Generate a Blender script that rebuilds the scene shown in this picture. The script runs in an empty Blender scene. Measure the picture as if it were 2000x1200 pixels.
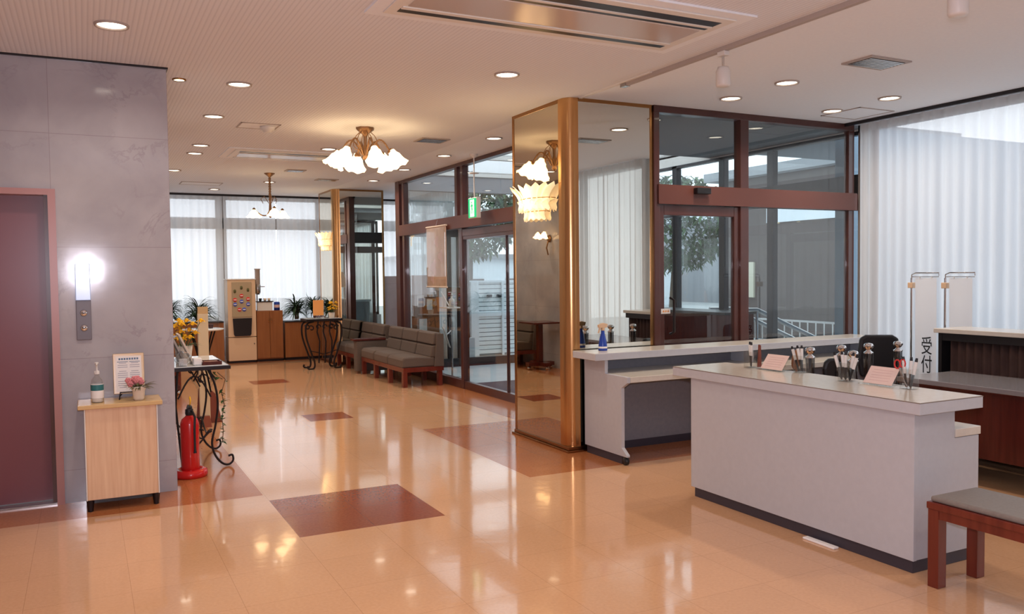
import bpy, math, random
from mathutils import Matrix, Vector
random.seed(7)
PI = math.pi
sc = bpy.context.scene
col = sc.collection

# ------------------------------------------------------------------ camera
def setup_camera():
    yaw, p, r = math.radians(-26.978), math.radians(-2.278), math.radians(-0.6614)
    cy, sy = math.cos(yaw), math.sin(yaw)
    f = Vector((-sy*math.cos(p), cy*math.cos(p), math.sin(p)))
    rt = Vector((cy, sy, 0)); up = rt.cross(f)
    r2 = rt*math.cos(r) + up*math.sin(r); u2 = -rt*math.sin(r) + up*math.cos(r)
    cam = bpy.data.cameras.new('camera'); o = bpy.data.objects.new('camera', cam); col.objects.link(o)
    m = Matrix((r2, u2, -f)).transposed().to_4x4(); m.translation = (0, 0, 1.5)
    o.matrix_world = m
    cam.sensor_width = 36; cam.lens = 36*1638.5/2000; cam.clip_start = 0.02; cam.clip_end = 500
    sc.camera = o
setup_camera()
# ------------------------------------------------------------------ world, exposure
w = bpy.data.worlds.new('overcast_sky'); sc.world = w; w.use_nodes = True
bg = w.node_tree.nodes['Background']; bg.inputs[0].default_value = (0.87, 0.93, 1.0, 1); bg.inputs[1].default_value = 2.05
vs = sc.view_settings
vs.view_transform = 'Standard'; vs.look = 'None'; vs.gamma = 1; vs.use_curve_mapping = False; vs.exposure = 0.12
cy_ = sc.cycles
cy_.max_bounces = 10; cy_.diffuse_bounces = 4; cy_.glossy_bounces = 5; cy_.transparent_max_bounces = 16
cy_.transmission_bounces = 6; cy_.sample_clamp_indirect = 6; cy_.caustics_reflective = False; cy_.caustics_refractive = False
try: cy_.use_denoising = True
except Exception: pass
H = 2.95
LAMP = 9.0      # watts per downlight
LAMPC = (1.0, 0.83, 0.68)
# flash on the camera (the glare on the marble)
fl = bpy.data.lights.new('camera_flash', 'AREA'); fl.energy = 75; fl.size = 0.06; fl.color = (0.90, 0.86, 1.0)
fo = bpy.data.objects.new('camera_flash', fl); col.objects.link(fo); fo.matrix_world = sc.camera.matrix_world @ Matrix.Translation((0.02, 0.12, 0.0))

# ------------------------------------------------------------------ materials
MATS = {}
def mat(name, color=(.8,.8,.8), rough=.5, metal=0, emit=None, es=0, coat=0, spec=.5, alpha=1, trans=0, ior=1.45):
    m = bpy.data.materials.new(name); m.use_nodes = True; MATS[name] = m
    b = m.node_tree.nodes['Principled BSDF']
    b.inputs['Base Color'].default_value = (*color, 1); b.inputs['Roughness'].default_value = rough
    b.inputs['Metallic'].default_value = metal; b.inputs['Coat Weight'].default_value = coat
    b.inputs['Specular IOR Level'].default_value = spec
    b.inputs['Transmission Weight'].default_value = trans; b.inputs['IOR'].default_value = ior
    if emit: b.inputs['Emission Color'].default_value = (*emit, 1); b.inputs['Emission Strength'].default_value = es
    return m
def N(m, t, **k):
    n = m.node_tree.nodes.new(t)
    for a, v in k.items(): setattr(n, a, v)
    return n
def L(m, a, b): m.node_tree.links.new(a, b)
def B(m): return m.node_tree.nodes['Principled BSDF']
def ramp(m, fac, stops):
    r = N(m, 'ShaderNodeValToRGB'); e = r.color_ramp.elements
    e[0].position, e[0].color = stops[0][0], (*stops[0][1], 1)
    e[1].position, e[1].color = stops[-1][0], (*stops[-1][1], 1)
    for p, c in stops[1:-1]:
        x = e.new(p); x.color = (*c, 1)
    L(m, fac, r.inputs[0]); return r.outputs[0]
def coords(m, scale=(1,1,1), rot=(0,0,0)):
    t = N(m, 'ShaderNodeTexCoord'); mp = N(m, 'ShaderNodeMapping')
    mp.inputs['Scale'].default_value = scale; mp.inputs['Rotation'].default_value = rot
    L(m, t.outputs['Object'], mp.inputs[0]); return mp.outputs[0]
def noise(m, vec, s, detail=4, dist=0):
    n = N(m, 'ShaderNodeTexNoise'); n.inputs['Scale'].default_value = s; n.inputs['Detail'].default_value = detail
    n.inputs['Distortion'].default_value = dist; L(m, vec, n.inputs['Vector']); return n.outputs[0]
def bump(m, h, strength, dist=.01):
    b = N(m, 'ShaderNodeBump'); b.inputs['Strength'].default_value = strength; b.inputs['Distance'].default_value = dist
    L(m, h, b.inputs['Height']); L(m, b.outputs[0], B(m).inputs['Normal'])
def noisy(name, c1, c2, scale, rough=.5, stretch=(1,1,1), bmp=0, **k):
    m = mat(name, c1, rough, **k); v = coords(m, stretch); f = noise(m, v, scale, 6)
    L(m, ramp(m, f, [(.3, c1), (.7, c2)]), B(m).inputs['Base Color'])
    if bmp: bump(m, f, bmp)
    return m

def floor_mat(name, c1, c2, speck, rough):
    m = mat(name, c1, rough)
    v = coords(m)
    f1 = noise(m, v, 60, 3); f2 = noise(m, v, 1.3, 2)
    base = ramp(m, f1, [(.35, c1), (.65, c2)])
    mx = N(m, 'ShaderNodeMix', data_type='RGBA'); mx.blend_type = 'MULTIPLY'; mx.inputs[0].default_value = .5
    L(m, base, mx.inputs[6]); L(m, ramp(m, f2, [(.3, (.86,.86,.86)), (.7, (1,1,1))]), mx.inputs[7])
    # tile joints every 0.45 m, counted from (1.06, 4.80)
    mp = N(m, 'ShaderNodeMapping'); mp.inputs['Location'].default_value = (-1.06, -4.80, 0)
    t = N(m, 'ShaderNodeTexCoord'); L(m, t.outputs['Object'], mp.inputs[0])
    br = N(m, 'ShaderNodeTexBrick'); br.offset = 0; br.squash = 1
    br.inputs['Scale'].default_value = 1; br.inputs['Brick Width'].default_value = .45; br.inputs['Row Height'].default_value = .45
    br.inputs['Mortar Size'].default_value = .0013; br.inputs['Mortar Smooth'].default_value = .1
    br.inputs['Color1'].default_value = (1,1,1,1); br.inputs['Color2'].default_value = (.965,.965,.965,1); br.inputs['Mortar'].default_value = (.74,.70,.66,1)
    L(m, mp.outputs[0], br.inputs['Vector'])
    m2 = N(m, 'ShaderNodeMix', data_type='RGBA'); m2.blend_type = 'MULTIPLY'; m2.inputs[0].default_value = 1
    L(m, mx.outputs[2], m2.inputs[6]); L(m, br.outputs[0], m2.inputs[7]); L(m, m2.outputs[2], B(m).inputs['Base Color'])
    h = noise(m, v, 9, 3)
    bump(m, h, .045, .02)
    B(m).inputs['Specular IOR Level'].default_value = .6 if name == 'tile_light' else .4
    B(m).inputs['Coat Weight'].default_value = .35 if name == 'tile_light' else .08; B(m).inputs['Coat Roughness'].default_value = .04
    return m
floor_mat('tile_light', (.64,.365,.20), (.68,.395,.22), 0, .11)
floor_mat('tile_dark', (.24,.06,.025), (.29,.08,.036), 0, .15)
floor_mat('tile_border_lit', (.38,.135,.05), (.44,.165,.065), 0, .15)  # dark tile recoloured lighter, with the border's reflections put into the colour
noisy('vestibule_tile', (.42,.45,.47), (.5,.53,.55), 3, .35)
noisy('mat_dark', (.02,.025,.045), (.035,.04,.07), 90, .9, bmp=.3)

def marble(name, c1, c2, vein, bw=.73, bh=.66, off=(0,0,0)):
    m = mat(name, c1, .10); v = coords(m)
    f = noise(m, v, 2.4, 10, .4)
    base = ramp(m, f, [(.3, c1), (.7, c2)])
    nz = N(m, 'ShaderNodeTexNoise'); nz.inputs['Scale'].default_value = 2.6; nz.inputs['Detail'].default_value = 12; nz.inputs['Roughness'].default_value = .62; nz.inputs['Distortion'].default_value = .5
    L(m, v, nz.inputs['Vector'])
    a = N(m, 'ShaderNodeMath', operation='SUBTRACT'); a.inputs[1].default_value = .5; L(m, nz.outputs[0], a.inputs[0])
    ab = N(m, 'ShaderNodeMath', operation='ABSOLUTE'); L(m, a.outputs[0], ab.inputs[0])
    vf = ramp(m, ab.outputs[0], [(0, (1,1,1)), (.02, (0,0,0))])
    n3 = noise(m, v, 2.2, 3); gate = ramp(m, n3, [(.48, (0,0,0)), (.66, (.5,.5,.5))])
    mm = N(m, 'ShaderNodeMath', operation='MULTIPLY'); L(m, vf, mm.inputs[0]); L(m, gate, mm.inputs[1])
    mx = N(m, 'ShaderNodeMix', data_type='RGBA'); L(m, mm.outputs[0], mx.inputs[0]); L(m, base, mx.inputs[6]); mx.inputs[7].default_value = (*vein, 1)
    # slab joints use (x+y, z)
    t = N(m, 'ShaderNodeTexCoord'); s = N(m, 'ShaderNodeSeparateXYZ'); L(m, t.outputs['Object'], s.inputs[0])
    ad = N(m, 'ShaderNodeMath', operation='ADD'); L(m, s.outputs[0], ad.inputs[0]); L(m, s.outputs[1], ad.inputs[1])
    a2 = N(m, 'ShaderNodeMath', operation='ADD'); L(m, ad.outputs[0], a2.inputs[0]); a2.inputs[1].default_value = off[0]
    a3 = N(m, 'ShaderNodeMath', operation='ADD'); L(m, s.outputs[2], a3.inputs[0]); a3.inputs[1].default_value = off[2]
    c = N(m, 'ShaderNodeCombineXYZ'); L(m, a2.outputs[0], c.inputs[0]); L(m, a3.outputs[0], c.inputs[1])
    br = N(m, 'ShaderNodeTexBrick'); br.offset = 0; br.inputs['Scale'].default_value = 1
    br.inputs['Brick Width'].default_value = bw; br.inputs['Row Height'].default_value = bh; br.inputs['Mortar Size'].default_value = .002
    br.inputs['Color1'].default_value = (1,1,1,1); br.inputs['Color2'].default_value = (.93,.93,.95,1); br.inputs['Mortar'].default_value = (.74,.7,.7,1)
    L(m, c.outputs[0], br.inputs['Vector'])
    m2 = N(m, 'ShaderNodeMix', data_type='RGBA'); m2.blend_type = 'MULTIPLY'; m2.inputs[0].default_value = 1
    L(m, mx.outputs[2], m2.inputs[6]); L(m, br.outputs[0], m2.inputs[7]); L(m, m2.outputs[2], B(m).inputs['Base Color'])
    bump(m, noise(m, v, 5, 2), .05, .01)
    return m
marble('marble', (.355,.345,.385), (.48,.47,.505), (.27,.24,.28), .725, .745, off=(-.32,0,.525))
marble('marble_pink', (.42,.38,.40), (.5,.46,.48), (.25,.22,.25), .6, .45)

def ceiling_mat():
    m = mat('ceiling_ribbed', (.66,.58,.58), .75)
    v = coords(m)
    wv = N(m, 'ShaderNodeTexWave', wave_type='BANDS', bands_direction='X'); wv.inputs['Scale'].default_value = 11.0
    L(m, v, wv.inputs['Vector'])
    L(m, ramp(m, wv.outputs[1], [(.0, (.68,.71,.77)), (.35, (.79,.82,.88))]), B(m).inputs['Base Color'])
    bump(m, wv.outputs[1], .25, .004)
ceiling_mat()
noisy('ceiling_smooth', (.83,.87,.93), (.86,.90,.95), 40, .8)
noisy('wall_paint', (.68,.65,.66), (.72,.69,.7), 20, .8)
mat('brass', (.62,.35,.15), .24, 1)
mat('brass_trim', (.36,.18,.07), .25, 1)
mat('mirror_warm_tint', (.60,.53,.42), .01, 1)  # tint carries the reflection of the warm interior in the mirror's colour
mat('mirror_clear', (.70,.70,.64), .01, 1)
noisy('frame_brown', (.062,.021,.018), (.075,.026,.021), 5, .28, coat=.2)
mat('frame_transom', (.105,.038,.029), .4)
mat('frame_dark', (.012,.010,.013), .3)
noisy('laminate_gray', (.455,.472,.52), (.48,.497,.545), 30, .38)
noisy('laminate_top', (.60,.56,.50), (.64,.60,.54), 30, .16)
noisy('laminate_inner', (.20,.20,.235), (.23,.23,.26), 30, .45)
mat('kick_dark', (.045,.04,.055), .4)
mat('edge_line', (.16,.12,.08), .5)
noisy('wood_light', (.64,.40,.25), (.76,.54,.36), 3, .35, (14,14,.8))
mat('wood_light_top', (.62,.42,.20), .25)
noisy('wood_orange', (.24,.085,.028), (.30,.115,.04), 3, .35, (10,10,.6))
noisy('wood_red', (.11,.016,.010), (.16,.027,.015), 3, .25, (10,10,.8), coat=.2)
noisy('wood_darkred', (.055,.008,.006), (.085,.014,.010), 4, .25, (10,10,.8), coat=.2)
noisy('fabric_taupe', (.105,.082,.070), (.13,.10,.085), 150, .85, bmp=.1)
mat('gap_shade', (.05,.035,.03), .9)  # dark colour behind the sofa cushions paints in the shade of their gaps
noisy('vinyl_gray', (.19,.165,.15), (.22,.195,.175), 60, .5)
mat('black_plastic', (.012,.012,.014), .4)
mat('black_iron', (.022,.017,.018), .4, .5)
noisy('stone_top', (.62,.66,.70), (.75,.78,.8), 6, .05)
mat('white_paint', (.78,.76,.72), .45)
mat('grille_grey', (.42,.36,.33), .5)
mat('white_plastic', (.72,.70,.68), .4)
mat('cream', (.66,.47,.31), .4)
mat('cream_panel', (.40,.31,.20), .35)
mat('chrome', (.75,.75,.76), .08, 1)
mat('steel', (.45,.43,.42), .25, 1)
mat('red_ext', (.55,.012,.012), .22, coat=.4)
mat('post_cream', (.70,.58,.38), .4)
mat('base_redbrown', (.20,.05,.03), .35)
mat('leaf', (.03,.065,.028), .45)
mat('leaf_ivy', (.045,.10,.035), .5)
mat('leaf_olive', (.12,.12,.05), .6)
mat('stem_brown', (.10,.06,.035), .7)
mat('yellow', (.85,.48,.02), .5)
mat('orange_card', (.75,.33,.10), .5)
mat('pink', (.62,.22,.24), .6)
mat('pale_pink', (.72,.5,.48), .6)
mat('pot_dark', (.045,.012,.015), .35)
mat('pot_cream', (.72,.62,.52), .25)
mat('paper', (.82,.80,.80), .7)
mat('paper_pink', (.78,.60,.55), .7)
mat('ink_blue', (.12,.2,.32), .7)
mat('ink_grey', (.38,.38,.46), .7)
mat('ink_black', (.012,.012,.014), .6)
mat('label_teal', (.03,.16,.18), .4)
mat('spray_blue', (.02,.06,.36), .25)
mat('red', (.6,.03,.03), .4)
mat('blue', (.06,.1,.5), .4)
mat('sleeve_lamp', (.45,.55,.68), .2, emit=(.35,.55,1.0), es=.25)
mat('banner', (.60,.60,.63), .6)
noisy('cloth_dark', (.035,.018,.016), (.05,.028,.024), 8, .85)
mat('desk_gray', (.22,.21,.225), .18)
mat('canopy_gray', (.30,.31,.33), .8)
noisy('blue_grey_wall', (.23,.32,.42), (.26,.35,.45), 2, .7)
noisy('concrete', (.42,.43,.43), (.5,.51,.51), 1.5, .85)
mat('shutter_white', (.84,.88,.9), .5)
mat('shutter_gap', (.2,.24,.27), .6)
mat('ext_beige', (.62,.58,.46), .8)
mat('ext_white', (.8,.85,.9), .7)
mat('ext_brown', (.09,.07,.065), .7)
noisy('foliage', (.03,.075,.035), (.11,.19,.08), 3, .8)
noisy('bark', (.08,.06,.04), (.12,.09,.07), 10, .9)
noisy('poster_peach', (.62,.40,.28), (.72,.52,.40), 7, .18)
mat('green_sign', (0,.35,.12), .4, emit=(.0,.42,.15), es=.9)
mat('white_sign', (.9,.9,.85), .4, emit=(1,1,.85), es=1.1)
mat('lamp_glow', (1,.95,.85), .4, emit=(1,.90,.72), es=7)
mat('shade_glow', (1,.85,.6), .35, emit=(1,.70,.38), es=5)
mat('shade_amber', (.9,.55,.2), .35, emit=(1,.5,.15), es=2.2)
mat('shell_glass', (1,.85,.6), .2, emit=(1,.72,.38), es=.75)
mat('shell_core', (1,.85,.6), .2, emit=(1,.74,.42), es=5)
mat('antique_gold', (.30,.17,.09), .4, .7)

def glass_mat(name, tint, refl, rough=0.0):
    m = bpy.data.materials.new(name); m.use_nodes = True; MATS[name] = m
    nt = m.node_tree; nt.nodes.remove(nt.nodes['Principled BSDF']); out = nt.nodes['Material Output']
    t = N(m, 'ShaderNodeBsdfTransparent'); t.inputs[0].default_value = (*tint, 1)
    g = N(m, 'ShaderNodeBsdfGlossy'); g.inputs['Roughness'].default_value = rough; g.inputs[0].default_value = (1,1,1,1)
    f = N(m, 'ShaderNodeFresnel'); f.inputs[0].default_value = 1.5
    mu = N(m, 'ShaderNodeMath', operation='MULTIPLY'); mu.inputs[1].default_value = refl; mu.use_clamp = True
    L(m, f.outputs[0], mu.inputs[0])
    # a pane is a closed slab: reflect on the entering face only
    ge = N(m, 'ShaderNodeNewGeometry'); iv = N(m, 'ShaderNodeMath', operation='SUBTRACT'); iv.inputs[0].default_value = 1; L(m, ge.outputs['Backfacing'], iv.inputs[1])
    mb = N(m, 'ShaderNodeMath', operation='MULTIPLY'); L(m, mu.outputs[0], mb.inputs[0]); L(m, iv.outputs[0], mb.inputs[1])
    mx = N(m, 'ShaderNodeMixShader'); L(m, mb.outputs[0], mx.inputs[0]); L(m, t.outputs[0], mx.inputs[1]); L(m, g.outputs[0], mx.inputs[2])
    L(m, mx.outputs[0], out.inputs[0])
glass_mat('glass_pane', (.915,.955,.96), 1.6)
glass_mat('glass_window', (.98,.985,.99), 1.0)
glass_mat('acrylic', (.94,.94,.93), 1.6)
glass_mat('acrylic_dark', (.42,.42,.43), 2.2, .05)
glass_mat('plastic_wrap', (.8,.82,.84), 4.0, .15)

def curtain_mat():
    m = bpy.data.materials.new('sheer'); m.use_nodes = True; MATS['sheer'] = m
    nt = m.node_tree; nt.nodes.remove(nt.nodes['Principled BSDF']); out = nt.nodes['Material Output']
    d = N(m, 'ShaderNodeBsdfDiffuse'); d.inputs[0].default_value = (.80,.79,.78,1)
    tr = N(m, 'ShaderNodeBsdfTranslucent'); tr.inputs[0].default_value = (.90,.90,.90,1)
    tp = N(m, 'ShaderNodeBsdfTransparent'); tp.inputs[0].default_value = (.95,.95,.95,1)
    m1 = N(m, 'ShaderNodeMixShader'); m1.inputs[0].default_value = .58
    L(m, d.outputs[0], m1.inputs[1]); L(m, tr.outputs[0], m1.inputs[2])
    m2 = N(m, 'ShaderNodeMixShader'); m2.inputs[0].default_value = .26
    L(m, m1.outputs[0], m2.inputs[1]); L(m, tp.outputs[0], m2.inputs[2]); L(m, m2.outputs[0], out.inputs[0])
curtain_mat()

# ------------------------------------------------------------------ mesh helpers
class MB:
    def __init__(s): s.v = []; s.f = []; s.sm = []; s.mi = []
    def add(s, vs_, fs, smooth=False, mi=0):
        o = len(s.v); s.v += [tuple(v) for v in vs_]
        for f in fs: s.f.append(tuple(i+o for i in f)); s.sm.append(smooth); s.mi.append(mi)
        return s
    def box(s, x0, y0, z0, x1, y1, z1, mi=0):
        if x0 > x1: x0, x1 = x1, x0
        if y0 > y1: y0, y1 = y1, y0
        if z0 > z1: z0, z1 = z1, z0
        return s.add([(x0,y0,z0),(x1,y0,z0),(x1,y1,z0),(x0,y1,z0),(x0,y0,z1),(x1,y0,z1),(x1,y1,z1),(x0,y1,z1)],
            [(0,3,2,1),(4,5,6,7),(0,1,5,4),(1,2,6,5),(2,3,7,6),(3,0,4,7)], mi=mi)
    def obox(s, c, ax, ay, az, sx, sy, sz, mi=0):       # oriented box
        c, ax, ay, az = Vector(c), Vector(ax).normalized(), Vector(ay).normalized(), Vector(az).normalized()
        v = [c + ax*(i*sx/2) + ay*(j*sy/2) + az*(k*sz/2) for k in (-1,1) for i, j in ((-1,-1),(1,-1),(1,1),(-1,1))]
        return s.add(v, [(0,3,2,1),(4,5,6,7),(0,1,5,4),(1,2,6,5),(2,3,7,6),(3,0,4,7)], mi=mi)
    def tube(s, pts, r, n=8, cap=True):
        P = [Vector(p) for p in pts]; R = r if isinstance(r, (list, tuple)) else [r]*len(P)
        vs_ = []; fs = []; prev = None
        for i, p in enumerate(P):
            d = (P[min(i+1, len(P)-1)] - P[max(i-1, 0)])
            if d.length < 1e-9: d = Vector((0,0,1))
            d.normalize()
            if prev is None:
                a = d.cross(Vector((0,0,1)))
                if a.length < .05: a = d.cross(Vector((1,0,0)))
            else:
                a = prev - d*prev.dot(d)
                if a.length < 1e-4: a = d.cross(Vector((1,0,0)))
            a.normalize(); prev = a; b = d.cross(a)
            for k in range(n):
                t = 2*PI*k/n; vs_.append(p + a*(R[i]*math.cos(t)) + b*(R[i]*math.sin(t)))
        for i in range(len(P)-1):
            for k in range(n):
                k2 = (k+1) % n; fs.append((i*n+k, i*n+k2, (i+1)*n+k2, (i+1)*n+k))
        s.add(vs_, fs, True)
        if cap and n > 2:
            s.add([vs_[k] for k in range(n)], [tuple(range(n-1, -1, -1))])
            s.add([vs_[(len(P)-1)*n+k] for k in range(n)], [tuple(range(n))])
        return s
    def lathe(s, c, prof, n=20, axis=None, fn=None):   # prof: (r, h) pairs; fn(t, i, r, h) may change them
        c = Vector(c); vs_ = []; fs = []
        az = Vector(axis).normalized() if axis else Vector((0,0,1))
        ax = az.cross(Vector((0,1,0)));
        if ax.length < .1: ax = az.cross(Vector((1,0,0)))
        ax.normalize(); ay = az.cross(ax)
        for i, (r, h) in enumerate(prof):
            for k in range(n):
                t = 2*PI*k/n; rr, hh = fn(t, i, r, h) if fn else (r, h)
                vs_.append(c + ax*(rr*math.cos(t)) + ay*(rr*math.sin(t)) + az*hh)
        for i in range(len(prof)-1):
            for k in range(n):
                k2 = (k+1) % n; fs.append((i*n+k, i*n+k2, (i+1)*n+k2, (i+1)*n+k))
        return s.add(vs_, fs, True)
    def ball(s, c, r, n=12, sz=1.0):
        m_ = max(6, n//2); pr = []
        for i in range(m_+1):
            a = -PI/2 + PI*i/m_; pr.append((max(1e-5, r*math.cos(a)), r*sz*math.sin(a)))
        return s.lathe(c, pr, n)
    def prism(s, pts, axis, a0, a1, mi=0):             # pts 2d outline, extruded along axis
        def P(p, a): return {'x': (a, p[0], p[1]), 'y': (p[0], a, p[1]), 'z': (p[0], p[1], a)}[axis]
        n = len(pts); vs_ = [P(p, a0) for p in pts] + [P(p, a1) for p in pts]
        return s.add(vs_, [tuple(range(n-1,-1,-1)), tuple(range(n, 2*n))] + [(i, (i+1) % n, (i+1) % n + n, i+n) for i in range(n)], mi=mi)
    def leaf(s, p, d, up, ln, wd, droop, n=6):          # arching blade
        d = Vector(d).normalized(); side = d.cross(Vector((0,0,1)))
        if side.length < .05: side = Vector((1,0,0))
        side.normalize(); vs_ = []; p = Vector(p)
        for i in range(n+1):
            t = i/n; wdt = wd*(.55+.9*t if t < .35 else (1-t)**.7*1.15)
            q = p + d*(ln*t) + Vector((0,0,up*ln*t - droop*ln*t*t))
            vs_ += [q - side*wdt/2, q + Vector((0,0,-wdt*.15)), q + side*wdt/2]
        fs = []
        for i in range(n):
            a = i*3; fs += [(a, a+1, a+4, a+3), (a+1, a+2, a+5, a+4)]
        return s.add(vs_, fs, True)
    def mesh(s, name):
        me = bpy.data.meshes.new(name); me.from_pydata(s.v, [], s.f); me.update()
        me.polygons.foreach_set('use_smooth', s.sm); me.polygons.foreach_set('material_index', s.mi)
        return me
    def build(s, name, m, parent=None, bevel=0, solid=0):
        me = s.mesh(name)
        for x in (m if isinstance(m, (list, tuple)) else [m]): me.materials.append(MATS[x])
        o = bpy.data.objects.new(name, me); col.objects.link(o)
        if parent is not None: adopt(o, parent)
        if solid:
            md = o.modifiers.new('thickness', 'SOLIDIFY'); md.thickness = solid; md.offset = 0
        if bevel:
            md = o.modifiers.new('bevel', 'BEVEL'); md.width = bevel; md.segments = 2; md.limit_method = 'ANGLE'; md.angle_limit = math.radians(40)
        return o
def smooth(pts, k=5):
    P = [Vector(p) for p in pts]; out = []
    for i in range(len(P)-1):
        a, b, c, d = P[max(i-1,0)], P[i], P[i+1], P[min(i+2, len(P)-1)]
        for j in range(k):
            t = j/k; out.append(.5*((2*b) + (c-a)*t + (2*a-5*b+4*c-d)*t*t + (3*b-a-3*c+d)*t*t*t))
    return out + [P[-1]]
def adopt(o, parent):
    o.parent = parent
    if parent.type == 'EMPTY': o.matrix_parent_inverse = Matrix.Translation(-Vector(parent.location))
def tag(o, label, cat, group=None):
    o['label'] = label; o['category'] = cat
    if group: o['group'] = group
    return o
def thing(name, label, cat, loc=(0,0,0), group=None):
    o = bpy.data.objects.new(name, None); col.objects.link(o); o.location = loc; o.empty_display_size = .1
    return tag(o, label, cat, group)
def kids(o): return [c for c in bpy.data.objects if c.parent == o]
def dup(root, loc, label=None, rz=None, group=None):
    r = root.copy(); col.objects.link(r); r.location = loc
    if rz is not None: r.rotation_euler = (0, 0, rz)
    if label: r['label'] = label
    if group: r['group'] = group
    for ch in kids(root):
        c = ch.copy(); col.objects.link(c); c.parent = r; c.matrix_parent_inverse = ch.matrix_parent_inverse.copy()
        for g in kids(ch):
            d = g.copy(); col.objects.link(d); d.parent = c; d.matrix_parent_inverse = g.matrix_parent_inverse.copy()
    return r
def struct(o, kind='structure'):
    o['kind'] = kind; return o
def bx(*a): return MB().box(*a)
def text(name, body, size, m, parent, loc, xdir, ydir, ext=.001, wx=1.0):
    cu = bpy.data.curves.new(name, 'FONT'); cu.body = body; cu.size = size; cu.align_x = 'CENTER'; cu.align_y = 'CENTER'; cu.extrude = ext
    t = bpy.data.objects.new('tmp', cu); col.objects.link(t)
    bpy.context.view_layer.update()
    me = bpy.data.meshes.new_from_object(t.evaluated_get(bpy.context.evaluated_depsgraph_get()))
    bpy.data.objects.remove(t)
    xd, yd = Vector(xdir).normalized(), Vector(ydir).normalized(); zd = xd.cross(yd)
    M_ = Matrix((xd*wx, yd, zd)).transposed().to_4x4(); M_.translation = loc
    me.transform(M_); me.materials.clear(); me.materials.append(MATS[m])
    o = bpy.data.objects.new(name, me); col.objects.link(o); adopt(o, parent); return o

# ================================================================== SETTING
def build_floor():
    dark = [(1.06,4.80,1.96,5.70), (2.04,8.60,2.49,9.05), (2.05,11.95,2.55,12.4),
            (-4,5.86,1.05,6.34), (.5,5.86,1.05,15.4), (2.88,5.4,6.99,6.1), (2.88,5.4,3.95,7.6), (3.9,6.9,4.48,13.9), (.5,14.9,5.4,15.7)]
    xs = sorted(set([-4, 6.99] + [v for d in dark for v in (d[0], d[2])])); ys = sorted(set([-3.0, 15.75] + [v for d in dark for v in (d[1], d[3])]))
    m = MB()
    for i in range(len(xs)-1):
        for j in range(len(ys)-1):
            cx, cy = (xs[i]+xs[i+1])/2, (ys[j]+ys[j+1])/2
            mi = max([0]+[(1 if k < 3 else 2) for k, d in enumerate(dark) if d[0] < cx < d[2] and d[1] < cy < d[3]])
            m.add([(xs[i],ys[j],0),(xs[i+1],ys[j],0),(xs[i+1],ys[j+1],0),(xs[i],ys[j+1],0)], [(0,1,2,3)], mi=mi)
    m.box(-4,-3,-.2,6.99,15.75,-.012)
    struct(m.build('floor', ['tile_light', 'tile_dark', 'tile_border_lit']))
build_floor()
# vestibule floor sits 4 mm above the room's tiles
struct(MB().box(4.42,6.05,.0,7.3,12.5,.006).build('floor_vestibule', 'vestibule_tile'))
c = MB(); c.box(-4,-3,H,3.70,15.75,H+.1); struct(c.build('ceiling', 'ceiling_ribbed'))
c = MB(); c.box(3.70,-3,H,6.99,6.0,H+.1); struct(c.build('ceiling_right', 'ceiling_smooth'))
c = MB(); c.box(3.70,6.0,H,4.44,15.75,H+.1); c.box(4.44,12.56,H,5.6,15.75,H+.1); struct(c.build('ceiling_lounge', 'ceiling_smooth'))
struct(bx(4.44,6.0,H+.02,7.35,8.6,H+.12).build('ceiling_vestibule', 'canopy_gray'))
# marble core with the lift opening
mw = MB(); mw.box(-4,6.3,2.09,.545,6.5,H); mw.box(-.155,6.3,0,.545,6.5,2.09); mw.box(-4,6.3,0,-1.35,6.5,2.09)
mw.box(.33,6.5,0,.545,15.75,H)
struct(mw.build('wall_left', 'marble'))
struct(bx(-4.2,-3,0,-4,6.3,H).build('wall_hall', 'wall_paint'))
struct(bx(-4.2,-3.2,0,6.9,-3,H).build('wall_back', 'wall_paint'))
struct(bx(.33,15.75,0,5.6,15.95,.62).build('wall_far', 'wall_paint'))
struct(bx(6.99,3.08,0,7.1,6.0,.45).build('wall_right', 'wall_paint'))
struct(bx(6.42,-3,0,6.6,3.08,.45).build('wall_right_near', 'wall_paint'))
struct(bx(5.55,12.56,0,5.7,15.75,.45).build('wall_side', 'wall_paint'))

# lift door
d = bx(-1.29,6.40,.015,-.20,6.44,2.06); mat('door_purple', (.19,.065,.08), .3); mat('frame_pink', (.40,.20,.19), .3)
dr = struct(d.build('door_1', 'door_purple'))
f = MB(); f.box(-.20,6.28,0,-.155,6.46,2.09); f.box(-1.35,6.28,0,-1.29,6.46,2.09); f.box(-1.29,6.28,2.05,-.2,6.46,2.09)
f.build('door_frame', 'frame_pink', dr)
bx(-.225,6.3,.015,-.2,6.4,2.05).build('jamb', 'frame_brown', dr)
bx(-1.35,6.30,0,-.155,6.46,.012).build('sill', 'steel', dr)
# ceiling edge and curtain boxes
struct(bx(.55,15.42,H-.035,5.5,15.46,H).build('trim_1', 'frame_dark'))
struct(bx(6.76,3.1,H-.03,6.79,5.97,H).build('trim_2', 'frame_dark'))
struct(bx(4.44,12.56,H-.03,4.48,12.6,H).build('trim_3', 'frame_dark'))
struct(bx(3.685,5.0,H-.008,3.715,5.98,H).build('trim_4', 'white_paint'))
struct(MB().box(.545,6.285,H-.012,.555,6.5,H).box(-4,6.285,H-.012,.545,6.3,H).build('trim_5', 'frame_dark'))

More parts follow.
